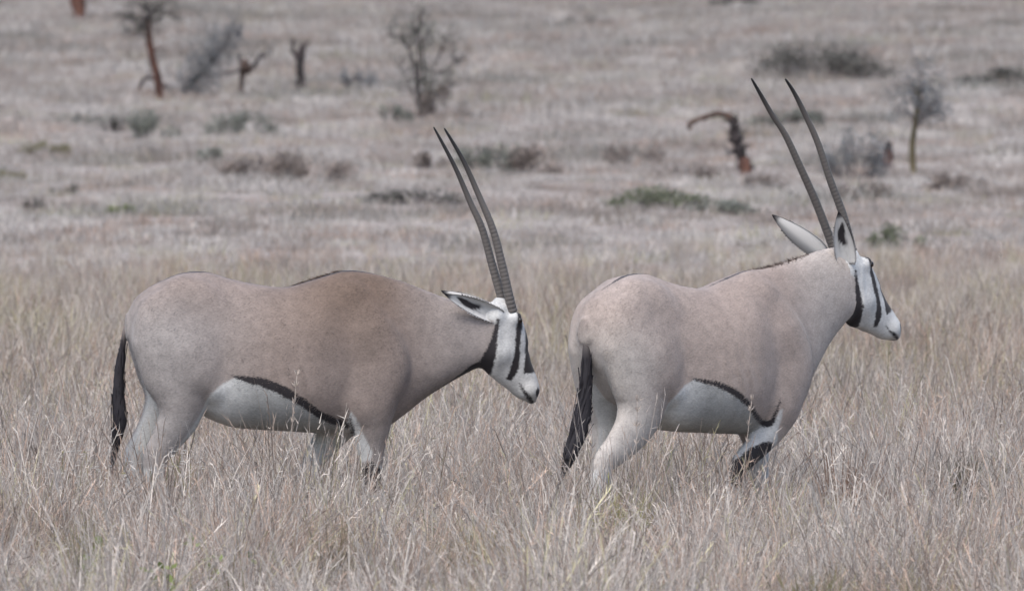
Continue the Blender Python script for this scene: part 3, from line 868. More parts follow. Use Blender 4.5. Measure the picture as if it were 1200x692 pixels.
hornsA = [(hA([(602, 366), (598.5, 352), (589, 310.5), (578, 269), (562, 230.7), (543, 189), (520, 150)], -.022, -.055), .0215),
          (hA([(596, 368), (591.5, 352), (580.5, 314), (568, 269), (554, 237.6), (536, 196), (511, 149)], .022, .05), .0210)]
earsA = [(loc_px(587, 372, -.040), loc_px(518, 344, -.120), (.35, -1.0, -.15), .084),
         (loc_px(585, 370, .040), loc_px(522, 342, .120), (.35, 1.0, -.15), .084)]
tailA = [(*loc_px(164, 360, 0), .018), (*loc_px(150, 376, 0), .016), (*loc_px(143, 403, 0), .016), (*loc_px(139, 432, 0), .025), (*loc_px(138, 462, 0), .034),
         (*loc_px(140, 490, 0), .040), (*loc_px(136, 515, 0), .026), (*loc_px(130, 545, 0), .008)]
maneA = dict(n=1600, x0=338, x1=462, len=.030, lean=-2.2, wide=.024, c0=(.05, .034, .028), c1=(.11, .072, .055), mix=.5)

# ---- the one walking away with its head raised
TH = math.radians(42)
torsoB = BACK + [(405, 317, 508, .178), (430, 315, 507, .150), (455, 311, 498, .132), (475, 307, 478, .112), (500, 301, 444, .096), (525, 295, 412, .082), (550, 292, 388, .074), (572, 294, 372, .062)]
tubesB = {
    'haunch_near': tubesA['haunch_near'], 'haunch_far': tubesA['haunch_far'], 'hip_near': tubesA['hip_near'], 'hip_far': tubesA['hip_far'],
    'hind_leg_near': [(200, 400, 48, .085, -.095), (206, 440, 42, .082, -.108), (206, 470, 34, .072, -.112), (194, 495, 26, .058, -.110), (171, 517, 19, .043, -.106), (150, 535, 14.5, .033, -.102), (139, 572, 9.5, .023, -.100), (130, 612, 8.5, .021, -.10), (128, 627, 10.5, .025, -.10), (134, 639, 9, .024, -.10), (139, 648, 11, .030, -.10)],
    'hind_leg_far': [(200, 400, 48, .085, .095), (208, 440, 42, .082, .108), (214, 468, 33, .070, .112), (215, 492, 25, .056, .110), (210, 514, 19, .044, .106), (203, 536, 15, .034, .102), (206, 572, 9.5, .023, .100), (212, 612, 8.5, .021, .10), (214, 627, 10.5, .025, .10), (221, 639, 9, .024, .10), (226, 648, 11, .030, .10)],
    'shoulder_near': tubesA['shoulder_near'], 'shoulder_far': tubesA['shoulder_far'],
    'fore_leg_near': [(426, 440, 32, .062, -.112), (423, 478, 28, .062, -.118), (411, 502, 21, .050, -.112), (392, 522, 15.5, .039, -.105), (364, 546, 12, .032, -.10), (356, 576, 9, .023, -.098), (345, 612, 8, .021, -.096), (341, 627, 10, .025, -.096), (345, 640, 9, .024, -.096), (349, 648, 11.5, .030, -.096)],
    'fore_leg_far': [(430, 440, 32, .062, .112), (440, 480, 28, .062, .116), (446, 504, 22, .050, .110), (450, 524, 16.5, .040, .105), (453, 549, 12.5, .033, .10), (458, 576, 9, .023, .098), (465, 614, 8, .021, .096), (467, 629, 10, .025, .096), (473, 641, 9, .024, .096), (477, 648, 11.5, .030, .096)],
}
cB, sB = math.cos(TH), math.sin(TH)
def b_local(px, py, depth=None, lat=None):
    """picture place of the walking antelope -> its own frame, at a sideways offset (lat) or at a depth behind its withers"""
    wx = (px - 875) / PX
    if lat is not None:
        lx = (wx + lat * sB) / cB
        return np.array([(405 - 320) / PX + lx, lat, (GROUND_PY - py) / PX])
    lx = wx * cB + depth * sB; ly = -wx * sB + depth * cB
    return np.array([(405 - 320) / PX + lx, ly, (GROUND_PY - py) / PX])
headB = HeadMap(574, 323, math.radians(19), math.radians(-3), 1.05)
markB = dict(stripe=[(a_, b_, c_ * .68) for a_, b_, c_ in STRIPE[:-1]] + [(401, 494, 4.0), (405, 482, 2.6), (409, 466, .8)], belly=BELLY, shank=540,
    black_side=[(-1, [(404, 523, 7), (392, 530, 13), (376, 543, 17), (362, 553, 17)]), (1, [(474, 500, 6), (468, 514, 4), (466, 526, 3)])],
    white_side=[(-1, [(411, 480, 2), (408, 493, 5), (402, 508, 7.5)])],
    dorsal=([140, 170, 200, 232, 262, 330, 345, 390, 430, 470], [0, 1, 4, 6.5, 1, 1, 3, 4, 2, 0]),
    throat=([505, 520, 540, 560, 575], [1, 2, 5, 9, 10]),
    rust=lambda px, py: (smooth(190, 330, px) * (1 - smooth(440, 520, px)) * (1 - smooth(330, 500, py)) * .45).clip(0, 1),
    pale=lambda px, py: np.clip(.95 * (1 - smooth(165, 240, px)) * smooth(350, 430, py) + .6 * smooth(425, 520, px) + .6 * smooth(455, 510, py) * (1 - smooth(230, 290, px)) + .3 * smooth(480, 520, py), 0, 1))
yh = (1000 - 875) / PX * sB / cB      # depth of the head behind the withers
def hornB(pts, side):
    o = []
    for i, p in enumerate(pts):
        dep = yh + .02 + side * .03 + (p[0] - pts[0][0]) / PX * sB / cB * .8
        o.append(b_local(p[0], p[1], depth=dep))
    return o
hornsB = [(hornB([(983, 300), (978, 286), (960, 240), (940, 196), (923, 160), (906.6, 135), (893, 111.6), (881.6, 92)], 1), .0195),
          (hornB([(1005, 306), (1001, 290), (991, 253), (976, 213), (960, 166.5), (943, 130), (931.5, 108), (921.5, 92.6)], -1), .0200)]
def dB(v):   # world direction -> its frame
    return np.array([v[0] * cB + v[1] * sB, -v[0] * sB + v[1] * cB, v[2]])
earsB = [(b_local(995, 312, depth=yh - .085), b_local(985, 249, depth=yh - .15), dB((.12, -1.0, -.15)), .102),
         (b_local(968, 303, depth=yh + .05), b_local(908, 254, depth=yh + .06), dB((.5, .80, -.1)), .100)]
tl = lambda px, py, w, d=0.0: (*(b_local(px, py, lat=0.0) * np.array([1, 0, 1]) + np.array([0, d, 0])), w)
tailB = [tl(716, 352, .016), tl(694, 374, .022), tl(687, 403, .026), tl(686, 432, .033), tl(684, 462, .042), tl(678, 494, .050), tl(668, 522, .040), tl(655, 554, .012)]
maneB = dict(n=800, x0=400, x1=520, len=.024, lean=-1.0, c0=(.075, .055, .046), c1=(.22, .175, .15), mix=.28)

oryxA = make_oryx('oryx with lowered head and long flank stripe, following behind the other', ((320 - 600) / PX, 0, 0), math.radians(7),
    torsoA, tubesA, headA, ((.214, .174, .155), (.126, .088, .067), (.272, .252, .242)), markA, hornsA, earsA, tailA, maneA, 'two oryx walking through the grass')
# keep the middle of the body where it stands after the turn
lB = Vector(((875 - 600) / PX - cB * (405 - 320) / PX, -sB * (405 - 320) / PX, 0))
oryxB = make_oryx('oryx walking ahead with raised head, its rump and both ears turned to view', lB, TH,
    torsoB, tubesB, headB, ((.300, .249, .222), (.232, .180, .154), (.398, .368, .342)), markB, hornsB, earsB, tailB, maneB, 'two oryx walking through the grass', tail_dark=(.10, .40))

# ------------------------------------------------------------------ trees, stumps and shrubs on the slope
def on_ground(px, py):
    """the place on the ground that the given picture point shows; returns x, y, z and pixels per metre there"""
    for d in np.arange(44, 900, .5):
        x = (px - 600) / FPX * d; zr = CAM_H - (py - HOR_PY) / FPX * d
        if zr <= gz(np.array([x]), np.array([d - CAM_D]))[0]:
            break
    return x, d - CAM_D, float(gz(np.array([x]), np.array([d - CAM_D]))[0]), FPX / d

LEAF = {
    'greygreen': plant_mat('grey_green_leaf', (.19, .20, .17), transl=.25),
    'green': plant_mat('green_leaf', (.165, .18, .12), transl=.3),
    'bluegrey': plant_mat('blue_grey_leaf', (0.194, 0.202, 0.209), transl=.25),
    'brown': plant_mat('dry_brown_leaf', (0.248, 0.209, 0.186), transl=.25),
    'olive': plant_mat('olive_leaf', (0.202, 0.186, 0.093), transl=.3),
    'dark': plant_mat('dark_leaf', (0.125, 0.120, 0.108), transl=.2),
    'fresh': plant_mat('fresh_green_leaf', (.20, .24, .09), transl=.35),
    'yellow': plant_mat('yellow_green_leaf', (.25, .24, .11), transl=.35),
}

def branch(mb, p0, d0, L, r0, depth, leaves=None, sides=6, wig=.25, lift=.15, kids=(2, 4), leaf=None, shrink=.62):
    n = 6; p = np.array(p0, float); d = unit(np.array(d0, float)); pts = [p.copy()]; rs = [r0]
    for q in range(n):
        d = unit(d + rng.normal(size=3) * wig * .5 + np.array([0, 0, lift / n])); p = p + d * L / n
        pts.append(p.copy()); rs.append(r0 * (1 - .55 * (q + 1) / n))
    mb.tube(pts, rs, sides, rng.uniform(.85, 1.1))
    if leaves is not None and depth <= leaf['at']:
        for q in range(leaf['n']):
            t = rng.uniform(.25, 1); i = min(int(t * n), n - 1)
            s0 = pts[i] + (pts[i + 1] - pts[i]) * rng.uniform() + rng.normal(size=3) * leaf['spread']
            leaves.leaf(s0, unit(rng.normal(size=3) + np.array([0, 0, .3])), unit(rng.normal(size=3)), leaf['L'] * rng.uniform(.6, 1.3), leaf['W'] * rng.uniform(.6, 1.3), rng.choice([.6, .8, 1, 1.25]))
    if depth > 0:
        for q in range(rng.integers(*kids)):
            i = rng.integers(2, n + 1); dd = unit(d + unit(rng.normal(size=3)) * .9)
            branch(mb, pts[i], dd, L * shrink * rng.uniform(.7, 1.2), rs[i] * .62, depth - 1, leaves, max(sides - 1, 4), wig, lift, kids, leaf, shrink)
    return pts

GROUP_TREES, GROUP_DEAD, GROUP_SHRUB = 'trees on the slope', 'dead trunks and stumps on the slope', 'shrubs on the slope'

# acacia with a red trunk
x, y, z, s = on_ground(187, 121)
t = thing('acacia_tree', 'slender acacia with rusty red trunk and twiggy dark crown over a bent dead limb', 'tree', (x, y, z - .05), 0, GROUP_TREES)
mb = MB()
tp = [(0, 0, -.05), (-2 / s, .02, 30 / s), (-9 / s, 0, 58 / s), (-13 / s, .03, 85 / s), (-13 / s, 0, 100 / s)]
mb.tube(spline(tp, 24), np.linspace(5.2, 3.4, 24) / s, 9, 1, .06)
mb.tube(spline([(-9 / s, 0, 60 / s), (-2 / s, 0, 66 / s), (8 / s, .1, 67 / s)], 7), np.linspace(1.5, .5, 7) / s, 5)
mb.build('trunk', B_red, t)
br, lv = MB(), MB()
for k in range(9):
    az = k / 9 * 6.283 + rng.uniform(-.3, .3)
    branch(br, np.array([-13 / s, 0, (88 + rng.uniform(-3, 12)) / s]), (math.cos(az) * 1.0, math.sin(az), .75), 34 / s, 1.6 / s, 3, lv, 5, .6, .2, (3, 5), dict(at=1, n=5, spread=.04, L=.05, W=.02), .68)
o = br.build('branches', B_dark, t); o['kind'] = 'stuff'; lv.build('crown', LEAF['dark'], t, False)

# bent dead limb at its foot
x, y, z, s = on_ground(180, 110)
t = thing('fallen_branch', 'blackened dead limb arched over the grass at the foot of the red acacia', 'branch', (x, y, z), 0, GROUP_DEAD)
mb = MB()
mb.tube(spline([(-19 / s, 0, -.1), (-15 / s, 0, 10 / s), (-8 / s, 0, 18 / s), (2 / s, .05, 16 / s), (14 / s, .05, 8 / s), (28 / s, .1, 3 / s)], 26), np.linspace(2.2, 2.8, 26) / s, 7, 1, .12)
mb.build('limb', B_dark, t)
mb = MB(); mb.tube(spline([(-8 / s, 0, 17 / s), (-6 / s, 0, 24 / s), (-1 / s, 0, 27 / s)], 8), np.linspace(1.6, .5, 8) / s, 5)
mb.build('twig', B_dark, t)

# trunk cut by the top edge
x, y, z, s = on_ground(92, 24)
t = thing('acacia_tree', 'rusty red acacia trunk standing higher up the slope than every other trunk', 'tree', (x, y, z - .05), 0, GROUP_TREES)
mb = MB(); mb.tube(spline([(0, 0, -.1), (.05, 0, .5), (-.05, 0, 1.2), (.05, 0, 1.9)], 16), np.linspace(7.5, 5, 16) / s, 9, 1, .07)
mb.tube(spline([(0, 0, .25), (-.18, 0, .55), (-.2, 0, 1.1)], 8), np.linspace(3, 2, 8) / s, 6)
mb.build('trunk', B_red, t)
br, lv = MB(), MB()
for k in range(8):
    az = k / 8 * 6.283
    branch(br, np.array([.05, 0, 1.8]), (math.cos(az), math.sin(az), .7), .9, .05, 2, lv, 5, .5, .25, (2, 4), dict(at=1, n=14, spread=.05, L=.07, W=.03), .66)
o = br.build('branches', B_dark, t); o['kind'] = 'stuff'; lv.build('crown', LEAF['dark'], t, False)

# splintered stump with two side limbs
x, y, z, s = on_ground(283, 114)
t = thing('tree_stump', 'splintered brown stump with thin side limbs reaching out both ways', 'stump', (x, y, z), 0, GROUP_DEAD)
mb = MB()
mb.tube(spline([(0, 0, -.08), (0, 0, 14 / s), (1 / s, 0, 26 / s), (5 / s, 0, 34 / s), (3 / s, 0, 44 / s)], 22), np.array([3.2, 3, 2.8, 2.8, 2.8, 2.8, 2.8, 2.8, 3, 3.2, 3.5, 4, 5, 6.5, 7.5, 8, 7.6, 6.6, 5.4, 4.2, 3, 1.4]) / s, 9, 1, .12)
mb.build('trunk', B_brown, t)
for pts, r in (([(8, 0, 30), (15, 0, 37), (21, 0, 46), (31, 0, 48)], (3.2, 1.2)), ([(-3, 0, 30), (-11, .1, 28), (-22, .1, 28), (-30, .1, 25)], (2.2, 1.0)), ([(-1, 0, 38), (-3, 0, 46), (-2, 0, 52)], (1.6, .7)), ([(21, 0, 45), (23, 0, 51), (29, 0, 53)], (1.2, .5))):
    mb = MB(); mb.tube(spline(np.array(pts, float) * np.array([1 / s, 1, 1 / s]), 12), np.linspace(*r, 12) / s, 6, 1, .2); mb.build('limb', B_dark, t)

# forked dead trunk
x, y, z, s = on_ground(351, 112)
t = thing('dead_tree', 'upright dark dead trunk with a short forked top', 'dead tree', (x, y, z), 0, GROUP_DEAD)
mb = MB(); mb.tube(spline([(0, 0, -.08), (1 / s, 0, 20 / s), (1 / s, 0, 38 / s), (3 / s, 0, 52 / s), (5 / s, 0, 58 / s)], 20), np.linspace(5.8, 3.8, 20) * (1 + .1 * rng.normal(size=20)) / s, 9, 1, .2)
mb.build('trunk', B_dark, t)
for pts, r in (([(-1, 0, 42), (-6, 0, 50), (-8, 0, 56), (-6, 0, 66)], (2.8, 1.6)), ([(4, 0, 55), (7, 0, 60), (13, 0, 63)], (2.4, 1.0)), ([(-6, 0, 50), (-10, 0, 51), (-11, 0, 55)], (1.2, .6))):
    mb = MB(); mb.tube(spline(np.array(pts, float) * np.array([1 / s, 1, 1 / s]), 10), np.linspace(*r, 10) / s, 6, 1, .2); mb.build('limb', B_dark, t)

# bare thorn tree in the middle
x, y, z, s = on_ground(491, 138)
t = thing('thorn_tree', 'bare twiggy thorn tree with several thin grey stems and ragged top', 'tree', (x, y, z), 0, GROUP_TREES)
stem, br, lv = MB(), MB(), MB()
lf = dict(at=1, n=4, spread=.06, L=.05, W=.026)
for bx, pts, r in ((-3, [(-1, 0, 0), (-2, 0, 40), (-8, 0, 70), (-20, 0, 92), (-36, 0, 96)], 2.6), (3, [(3, 0, 0), (6, .1, 40), (4, .1, 75), (0, .1, 105), (2, 0, 118)], 2.8), (8, [(8, 0, 0), (12, .1, 30), (24, .1, 52), (48, .2, 66)], 1.8), (0, [(0, 0, 0), (0, 0, 50), (-2, .1, 88), (-8, 0, 112)], 2.2), (6, [(6, 0, 0), (18, 0, 25), (34, .1, 38)], 1.4), (4, [(4, 0, 0), (14, .1, 45), (26, 0, 80), (30, .1, 96)], 1.6), (0, [(0, 0, 0), (-10, .1, 36), (-24, 0, 60)], 1.2)):
    pp = spline(np.array(pts, float) * np.array([1 / s, 1, 1 / s]), 18)
    stem.tube(pp, np.linspace(r * .8, r * .3, 18) / s, 7, 1, .08)
    for k in range(12):
        i = rng.integers(7, 18)
        branch(br, pp[i], (rng.normal() * 1.2, rng.normal() * .8, .6), 24 / s, .8 / s, 1, lv, 4, .6, .2, (2, 4), lf, .7)
stem.build('trunk', B_dark, t); o = br.build('branches', B_grey, t); o['kind'] = 'stuff'; lv.build('crown', LEAF['greygreen'], t, False)

# broken tree with a limb bent down to the left
x, y, z, s = on_ground(873, 206)
t = thing('dead_tree', 'leaning dead tree with rusty base and a long limb bent over sideways', 'dead tree', (x, y, z), 0, GROUP_DEAD)
mb = MB(); mb.tube(spline([(1 / s, 0, -.05), (0, 0, 12 / s), (-6 / s, 0, 30 / s), (-12 / s, .02, 48 / s), (-13 / s, 0, 68 / s)], 24), np.linspace(7.6, 4.6, 24) * (1 + .22 * rng.normal(size=24)) / s, 9, 1, .24)
mb.build('trunk', B_dark, t)
mb = MB(); mb.tube(spline([(1.5 / s, -.02, -.05), (0, -.02, 12 / s), (-3.5 / s, -.02, 22 / s)], 8), np.array([8, 8, 7.8, 7.4, 7.0, 6.4, 5.2, 3]) / s, 9, 1, .08)
o = mb.build('bark', B_red, t); o['label'] = 'rusty red bark at the base of the trunk'
mb = MB(); mb.tube(spline([(-12 / s, 0, 66 / s), (-28 / s, .05, 72 / s), (-48 / s, .1, 68 / s), (-62 / s, .1, 62 / s), (-66 / s, .1, 54 / s)], 20), np.linspace(3.6, 2.8, 20) * (1 + .18 * rng.normal(size=20)) / s, 7, 1, .2); mb.build('limb', B_brown, t)
br = MB()
for k in range(26):
    h = rng.uniform(.2, 1.1)
    branch(br, np.array([(-6 - 6 * h) / s, 0, 64 * h / s]), (rng.normal(), rng.normal() * .6, .3), 16 / s, 1.1 / s, 1, None, 4, .6, 0, (2, 3), None, .7)
o = br.build('branches', B_dark, t); o['kind'] = 'stuff'

# slender olive tree at right
x, y, z, s = on_ground(1070, 206)
t = thing('thorn_tree', 'slender tree with olive trunk and thin feathery grey-green crown near the red stump', 'tree', (x, y, z), 0, GROUP_TREES)
mb = MB(); mb.tube(spline([(1 / s, 0, -.05), (-1 / s, 0, 30 / s), (2 / s, 0, 60 / s), (6 / s, 0, 90 / s), (2 / s, 0, 110 / s)], 22), np.linspace(4.2, 2.0, 22) / s, 8, 1, .1)
mb.build('trunk', B_olive, t)
br, lv = MB(), MB()
for k in range(26):
    h = rng.uniform(48, 108)
    branch(br, np.array([(2 + 4 * h / 100) / s, 0, h / s]), (rng.normal() + .3, rng.normal() * .7, .75), 32 / s, .9 / s, 1, lv, 4, .5, .2, (2, 4), dict(at=1, n=13, spread=.08, L=.055, W=.026), .7)
o = br.build('branches', B_grey, t); o['kind'] = 'stuff'; lv.build('crown', LEAF['bluegrey'], t, False)

# small red stump
x, y, z, s = on_ground(1040, 197)
t = thing('tree_stump', 'small rusty red stump with charred top and a low side knob', 'stump', (x, y, z), 0, GROUP_DEAD)
mb = MB(); mb.tube(spline([(0, 0, -.05), (0, 0, 10 / s), (1 / s, 0, 22 / s)], 12), np.linspace(6.5, 5.2, 12) / s, 9, 1, .1)
mb.build('trunk', B_red, t)
mb = MB(); mb.tube(spline([(-2 / s, 0, 5 / s), (-9 / s, 0, 9 / s), (-14 / s, 0, 13 / s)], 8), np.linspace(5, 2.5, 8) / s, 7, 1, .1); mb.build('knob', B_red, t)
mb = MB(); mb.tube(spline([(1 / s, 0, 20 / s), (1 / s, 0, 27 / s), (2 / s, 0, 31 / s)], 8), np.linspace(5.6, 3.0, 8) / s, 8, 1, .15); o = mb.build('broken_top', B_dark, t); o['label'] = 'charred black broken top'

def shrub(label, px, py, wpx, hpx, leaf, n=500, lean=0.0, bark=B_grey, L=.05, W=.03, clumps=9, stems=9, name='shrub', cat='shrub', group=GROUP_SHRUB, flat=.5, spine=None):
    x, y, z, s = on_ground(px, py)
    t = thing(name, label, cat, (x, y, z - .02), 0, group)
    w, h = wpx / s * (1.0 if spine else 1.15), hpx / s * (1.0 if spine else 1.3)
    st, lv = MB(), MB()
    cs = []; f_of = {}
    for k in range(clumps):
        u = rng.uniform(-1, 1); hh = rng.uniform(.35, 1) * (1 - .55 * u * u)
        cs.append((np.array([u * .46 * w + lean * hh * h, rng.normal() * .20 * w, hh * h * .82]), rng.uniform(.18, .36)))
        if spine:
            f = (k + .5) / clumps
            c0 = spline(spine, 50)[int(f * 49)]
            cs[-1] = (np.array([c0[0] / s + rng.normal() * .06 * w, rng.normal() * .15 * w, c0[1] / s + rng.normal() * .05 * h]), c0[2]); f_of[tuple(cs[-1][0])] = f
    for c, r in cs:
        b0 = np.array([c[0] * .35 - lean * .2 * h, c[1] * .35, -.03])
        if spine:
            q0 = spline(spine, 50)[int(np.clip(int(49 * f_of[tuple(c)]) - 16, 0, 49))]
            b0 = np.array([q0[0] / s, c[1] * .3, max(q0[1] / s - .05, -.03)])
        st.tube(spline([b0, (b0 + c) / 2 + rng.normal(size=3) * .05 * w, c], 7), np.linspace(.012, .004, 7) * (30 / s + .4), 4, rng.uniform(.8, 1.1))
        for q in range(4):
            st.tube(spline([(b0 + c) / 2, c + rng.normal(size=3) * .2 * h, c + rng.normal(size=3) * np.array([.14 * w, .1 * w, .2 * h])], 5), np.linspace(.006, .002, 5) * (30 / s + .4), 3, 1)
    for k in range(n):
        c, r = cs[rng.integers(len(cs))]
        dv = unit(rng.normal(size=3)) * rng.uniform(0, 1)**.5
        p = c + dv * np.array([r * w * .62, r * w * .5, r * h * 1.0 + .02]); p[2] = max(p[2], .02)
        lv.leaf(p, unit(rng.normal(size=3) + np.array([0, 0, flat])), unit(rng.normal(size=3)), L * rng.uniform(.6, 1.4), W * rng.uniform(.6, 1.4), rng.choice([.65, .85, 1, 1.2]))
    o = st.build('stems', bark, t); o['kind'] = 'stuff'; lv.build('foliage', LEAF[leaf], t, False)
    return t

shrub('leaning grey-green bush with feathery tip between red acacia and splintered stump', 232, 116, 62, 84, 'bluegrey', 2600, 0, B_grey, .06, .03, 26, spine=[(-14, 6, .42), (-8, 22, .62), (4, 34, .66), (16, 46, .56), (30, 62, .34), (48, 80, .18)])
shrub('pale blue-grey bush between the forked dead trunk and the bare thorn tree', 418, 112, 44, 34, 'bluegrey', 700, 0, B_grey)
shrub('dark green rounded bush just downhill of the bare thorn tree', 462, 150, 38, 24, 'greygreen', 600)
shrub('dense brownish bush at the foot of the bare thorn tree', 520, 139, 52, 34, 'brown', 600)
shrub('widest low dark thicket, uphill behind the raised horns of the walking oryx', 955, 96, 150, 36, 'dark', 2400, 0, B_dark, .08, .045, 22)
shrub('low dark shrub strip uphill of the slender feathery tree', 1172, 106, 86, 22, 'dark', 1200, 0, B_dark, .08, .045, 14)
shrub('grey-green leaning bush uphill of the dead tree with bent limb', 915, 156, 74, 30, 'greygreen', 1000, 0, B_dark, .06, .03, 16, spine=[(-34, 10, .2), (-10, 14, .26), (16, 18, .28), (36, 20, .2), (44, 10, .12)])
shrub('soft blue-grey twiggy bush touching the small red stump', 1000, 212, 66, 52, 'bluegrey', 1100, .1, B_grey, .05, .025, 14)
shrub('bright green low bush on the slope beyond the back of the leading oryx', 770, 247, 104, 22, 'green', 1300, 0, B_grey, .045, .028, 22)
shrub('greyish low bush beside the bright green one', 842, 253, 78, 15, 'greygreen', 700, 0, B_grey, .045, .028, 16)
shrub('small bright green herb clump behind the face of the leading oryx', 1052, 292, 62, 22, 'green', 700, 0, B_grey, .035, .022, 10)
shrub('grey-green spreading bush downhill of the red acacia', 172, 166, 62, 26, 'greygreen', 900, .1, B_grey)
shrub('dark grey-green bush downhill of the splintered stump', 282, 162, 78, 27, 'greygreen', 1100, 0, B_grey)
shrub('flat olive clump on bare grass downhill of the red acacia, smallest but one', 56, 182, 50, 14, 'olive', 500, 0, B_grey, .05, .02)
shrub('broad faded brown bush below the stump row', 292, 213, 56, 26, 'brown', 800, 0, B_grey)
shrub('broad faded brown bush with pale twigs beside another below the stumps', 356, 214, 90, 34, 'brown', 1200, 0, B_grey, .05, .03, 14)
shrub('grey-green bush behind the tips of the horns of the lowered head', 575, 204, 66, 36, 'greygreen', 1000, 0, B_grey)
shrub('dull brown low bush beside the grey-green one behind the horn tips', 625, 204, 56, 28, 'brown', 700, 0, B_grey)
shrub('dark flat shrub strip crossed by the horns of the lowered head', 488, 242, 104, 17, 'dark', 900, 0, B_dark, .045, .025, 16)
shrub('small grey shrub beside the dark flat strip', 505, 199, 38, 18, 'brown', 400)
shrub('tiny dark shrub just uphill of the tan grass, lowest of the small dark ones', 38, 248, 22, 14, 'dark', 240, 0, B_dark, .03, .02, 5)
shrub('small dark shrub just uphill of the pale green tuft', 76, 230, 30, 13, 'dark', 300, 0, B_dark, .035, .02, 6)
shrub('pale green low tuft on slope above the tan grass', 144, 252, 30, 11, 'fresh', 300, 0, B_grey, .035, .02, 6)
shrub('small dull dark shrub just downhill of the red acacia', 128, 156, 30, 14, 'dark', 300, 0, B_dark, .04, .02, 6)
shrub('low brown shrub patch just uphill of the bright green bush', 745, 194, 70, 22, 'brown', 700)
shrub('low dull shrub patch alone high on the open slope', 682, 36, 66, 15, 'dark', 700, 0, B_dark, .07, .035, 10)
shrub('dark shrub highest on the slope, above the widest thicket', 862, 12, 56, 15, 'dark', 700, 0, B_dark, .09, .045, 10)
shrub('dark green shrub highest on the slope, above the low dark strip', 1165, 5, 60, 18, 'greygreen', 700, 0, B_dark, .09, .045, 10)
shrub('faded brown shrub patch under the leaning dead tree', 812, 214, 80, 18, 'brown', 700)
shrub('faded brown shrub patch beside the slender olive tree', 1112, 225, 80, 20, 'brown', 700)
shrub('dull brown shrub patch downhill of the small red stump', 1015, 238, 90, 18, 'brown', 700)
shrub('small olive clump downhill of the larger flat olive clump', 10, 212, 36, 12, 'olive', 300, 0, B_grey, .04, .02)
shrub('dull brown flat shrub beside the base of the leaning dead tree', 905, 222, 60, 14, 'brown', 500)
shrub('short grey-green shrub near the pair of brown bushes', 250, 190, 36, 14, 'greygreen', 350)

# ------------------------------------------------------------------ foreground plants
def tussock(label, px, py, wpx, hpx, colr, n=140, y=None, lean=.35, wid=.004):
    d = CAM_D + y if y is not None else None
    x = (px - 600) / FPX * (CAM_D + y)
    t = thing('grass_tussock', label, 'tussock', (x, y, 0), 0, 'tussocks in the foreground grass')
    s = FPX / (CAM_D + y); w = wpx / s; h = hpx / s
    V, F, C = tuft(int(n * 2.2), h * .7, h * 1.28, w * .26, wid, lean * .8, .5, .05, 5, int(px * 13 + py))
    mesh_obj('blades', V, F, plant_mat('tussock_blade', colr, transl=.3), t, True, {'bc': ('FLOAT', C)})
    return t
TUSS = [('dark olive grass tussock standing alone ahead of the leading oryx', 1128, 60, 102, (.085, .075, .05), 180, 1.2),
    ('yellow-green grass tussock at the hind feet of the leading oryx', 728, 62, 112, (.30, .29, .11), 130, -1.9),
    ('large olive green grass tussock well in front of the leading oryx', 958, 100, 112, (.22, .20, .10), 190, -7.0),
    ('yellowish grass tussock beside the large olive green tussock', 1095, 64, 108, (.30, .27, .12), 110, -7.2),
    ('brown-green grass tussock below the forelegs of the trailing oryx', 388, 58, 112, (.20, .165, .10), 130, -4.4),
    ('straw-yellow grass tussock between the two oryx in front', 565, 58, 112, (.32, .26, .15), 120, -4.2),
    ('olive tinged grass tussock behind the tail of the trailing oryx', 100, 52, 112, (.28, .25, .13), 110, -4.0),
    ('rust-brown grass tussock just ahead of the leading oryx', 985, 62, 118, (.30, .19, .13), 120, .3)]
for lab, px_, w_, h_, c_, n_, y_ in TUSS: tussock(lab, px_, 0, w_, h_, c_, n_, y_)

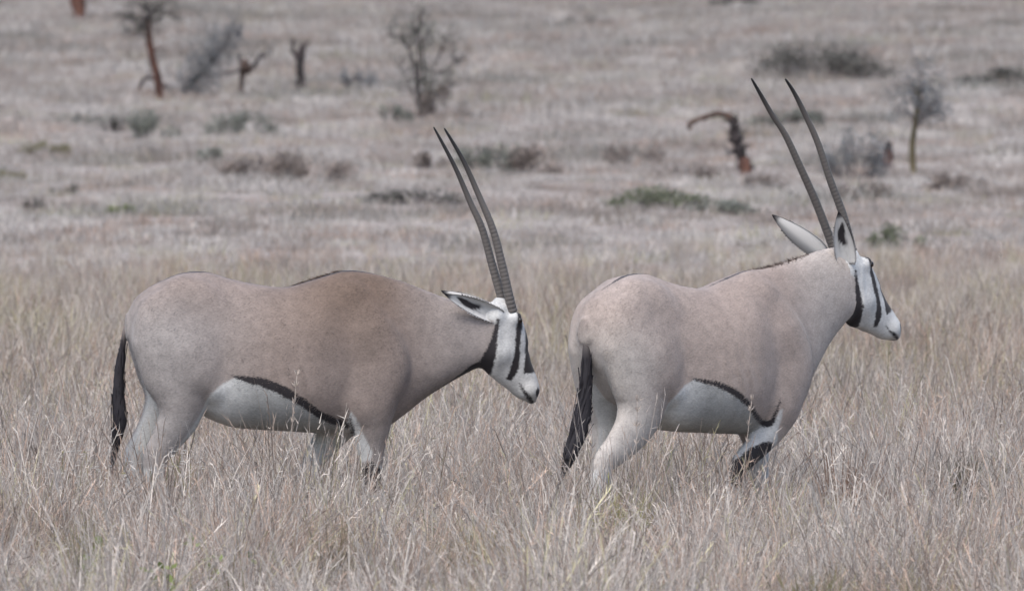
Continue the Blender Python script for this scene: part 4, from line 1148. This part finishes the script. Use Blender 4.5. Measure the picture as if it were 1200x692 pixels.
def forb(label, px, topy, y, nleaf, mat, flowers=0):
    x = (px - 600) / FPX * (CAM_D + y); s = FPX / (CAM_D + y)
    ztop = CAM_H - (topy - HOR_PY) / s
    t = thing('wildflower' if flowers else 'leafy_weed', label, 'wildflower' if flowers else 'weed', (x, y, 0), 0, 'flowering weeds in the grass' if flowers else 'leafy weeds in the grass')
    lm = LEAF[mat]
    for k in range(4 if not flowers else 5):
        tp = np.array([rng.normal() * .06, rng.normal() * .05, ztop * rng.uniform(.75, 1.0)])
        pts = spline([(rng.normal() * .012, rng.normal() * .012, -.02), tp * np.array([.3, .3, .5]), tp], 8)
        st = MB(); st.tube(pts, np.linspace(.0028, .0014, 8), 5); st.build('stem', LEAF['olive'], t)
        for q in range(nleaf):
            i = rng.integers(3, 8); d = unit(rng.normal(size=3) + np.array([0, 0, .2])); lv = MB()
            lv.leaf(pts[i], d, unit(np.array([rng.normal() * .4, -1, .6])), (.5 if flowers else 1) * rng.uniform(.026, .045), (.5 if flowers else 1) * rng.uniform(.015, .025), rng.choice([.75, .95, 1.15]))
            lv.build('leaf', lm, t, False)
        if flowers:
            for q in range(3):
                c = tp + rng.normal(size=3) * np.array([.03, .02, .010]); fl = MB()
                for a_ in range(7):
                    an = a_ / 7 * 6.283
                    fl.leaf(c, unit(np.array([math.cos(an), math.sin(an), .5])), np.array([0, 0, 1.0]), .012, .009, 1)
                fl.build('flower', M_petal, t, False)
    return t
M_petal = plant_mat('white_petal', (.72, .70, .66), transl=.3)
forb('broad-leaved green weed, shortest of the green weeds in front of the trailing oryx', 213, 652, -6.5, 5, 'fresh')
forb('taller green weed in front of the belly of the trailing oryx', 262, 612, -5.2, 5, 'fresh')
forb('thin green weed in front of the tail end of the trailing oryx', 103, 600, -5.0, 4, 'fresh')
forb('small green weed beside the taller green weed', 270, 640, -6.0, 3, 'fresh')
for lab, px_, py_, y_ in (('white flowered weed behind the hanging tail of the trailing oryx, apart from the tip', 76, 520, -.6), ('white flowered weed close under the tail tip of the trailing oryx', 106, 528, -.8),
                          ('white flowered weed in front of the hind legs of the trailing oryx', 192, 524, -.8), ('white flowered weed under the belly of the trailing oryx', 224, 527, -.7)):
    forb(lab, px_, py_, y_, 2, 'olive', 1)

def stalk(label, px, topy, y, lean):
    x = (px - 600) / FPX * (CAM_D + y); s = FPX / (CAM_D + y)
    ztop = CAM_H - (topy - HOR_PY) / s
    t = thing('grass_stalk', label, 'grass stalk', (x, y, 0), 0, 'tall single stalks')
    st, hd = MB(), MB()
    pts = spline([(0, 0, -.02), (lean * .3, 0, ztop * .5), (lean, 0, ztop)], 12)
    st.tube(pts, np.linspace(.003, .0014, 12), 5)
    for q in range(40):
        i = rng.integers(8, 12); hd.leaf(pts[i], unit(np.array([lean, 0, 1]) + rng.normal(size=3) * .4), unit(rng.normal(size=3)), .03, .005, 1)
    st.build('stem', M_straw, t); o = hd.build('seed_head', M_straw, t, False); o['kind'] = 'stuff'
M_straw = plant_mat('pale_straw', (.46, .40, .35), transl=.3)
stalk('single tall pale stalk rising above the grass ahead of the leading oryx', 1160, 287, 9, .06)
stalk('pale stalk standing before the flank of the trailing oryx', 333, 440, -1.0, .05)
stalk('pale stalk crossing the thigh of the leading oryx', 744, 470, -1.4, .01)
stalk('pale bent stalk at the chest of the leading oryx', 866, 470, -1.1, .05)
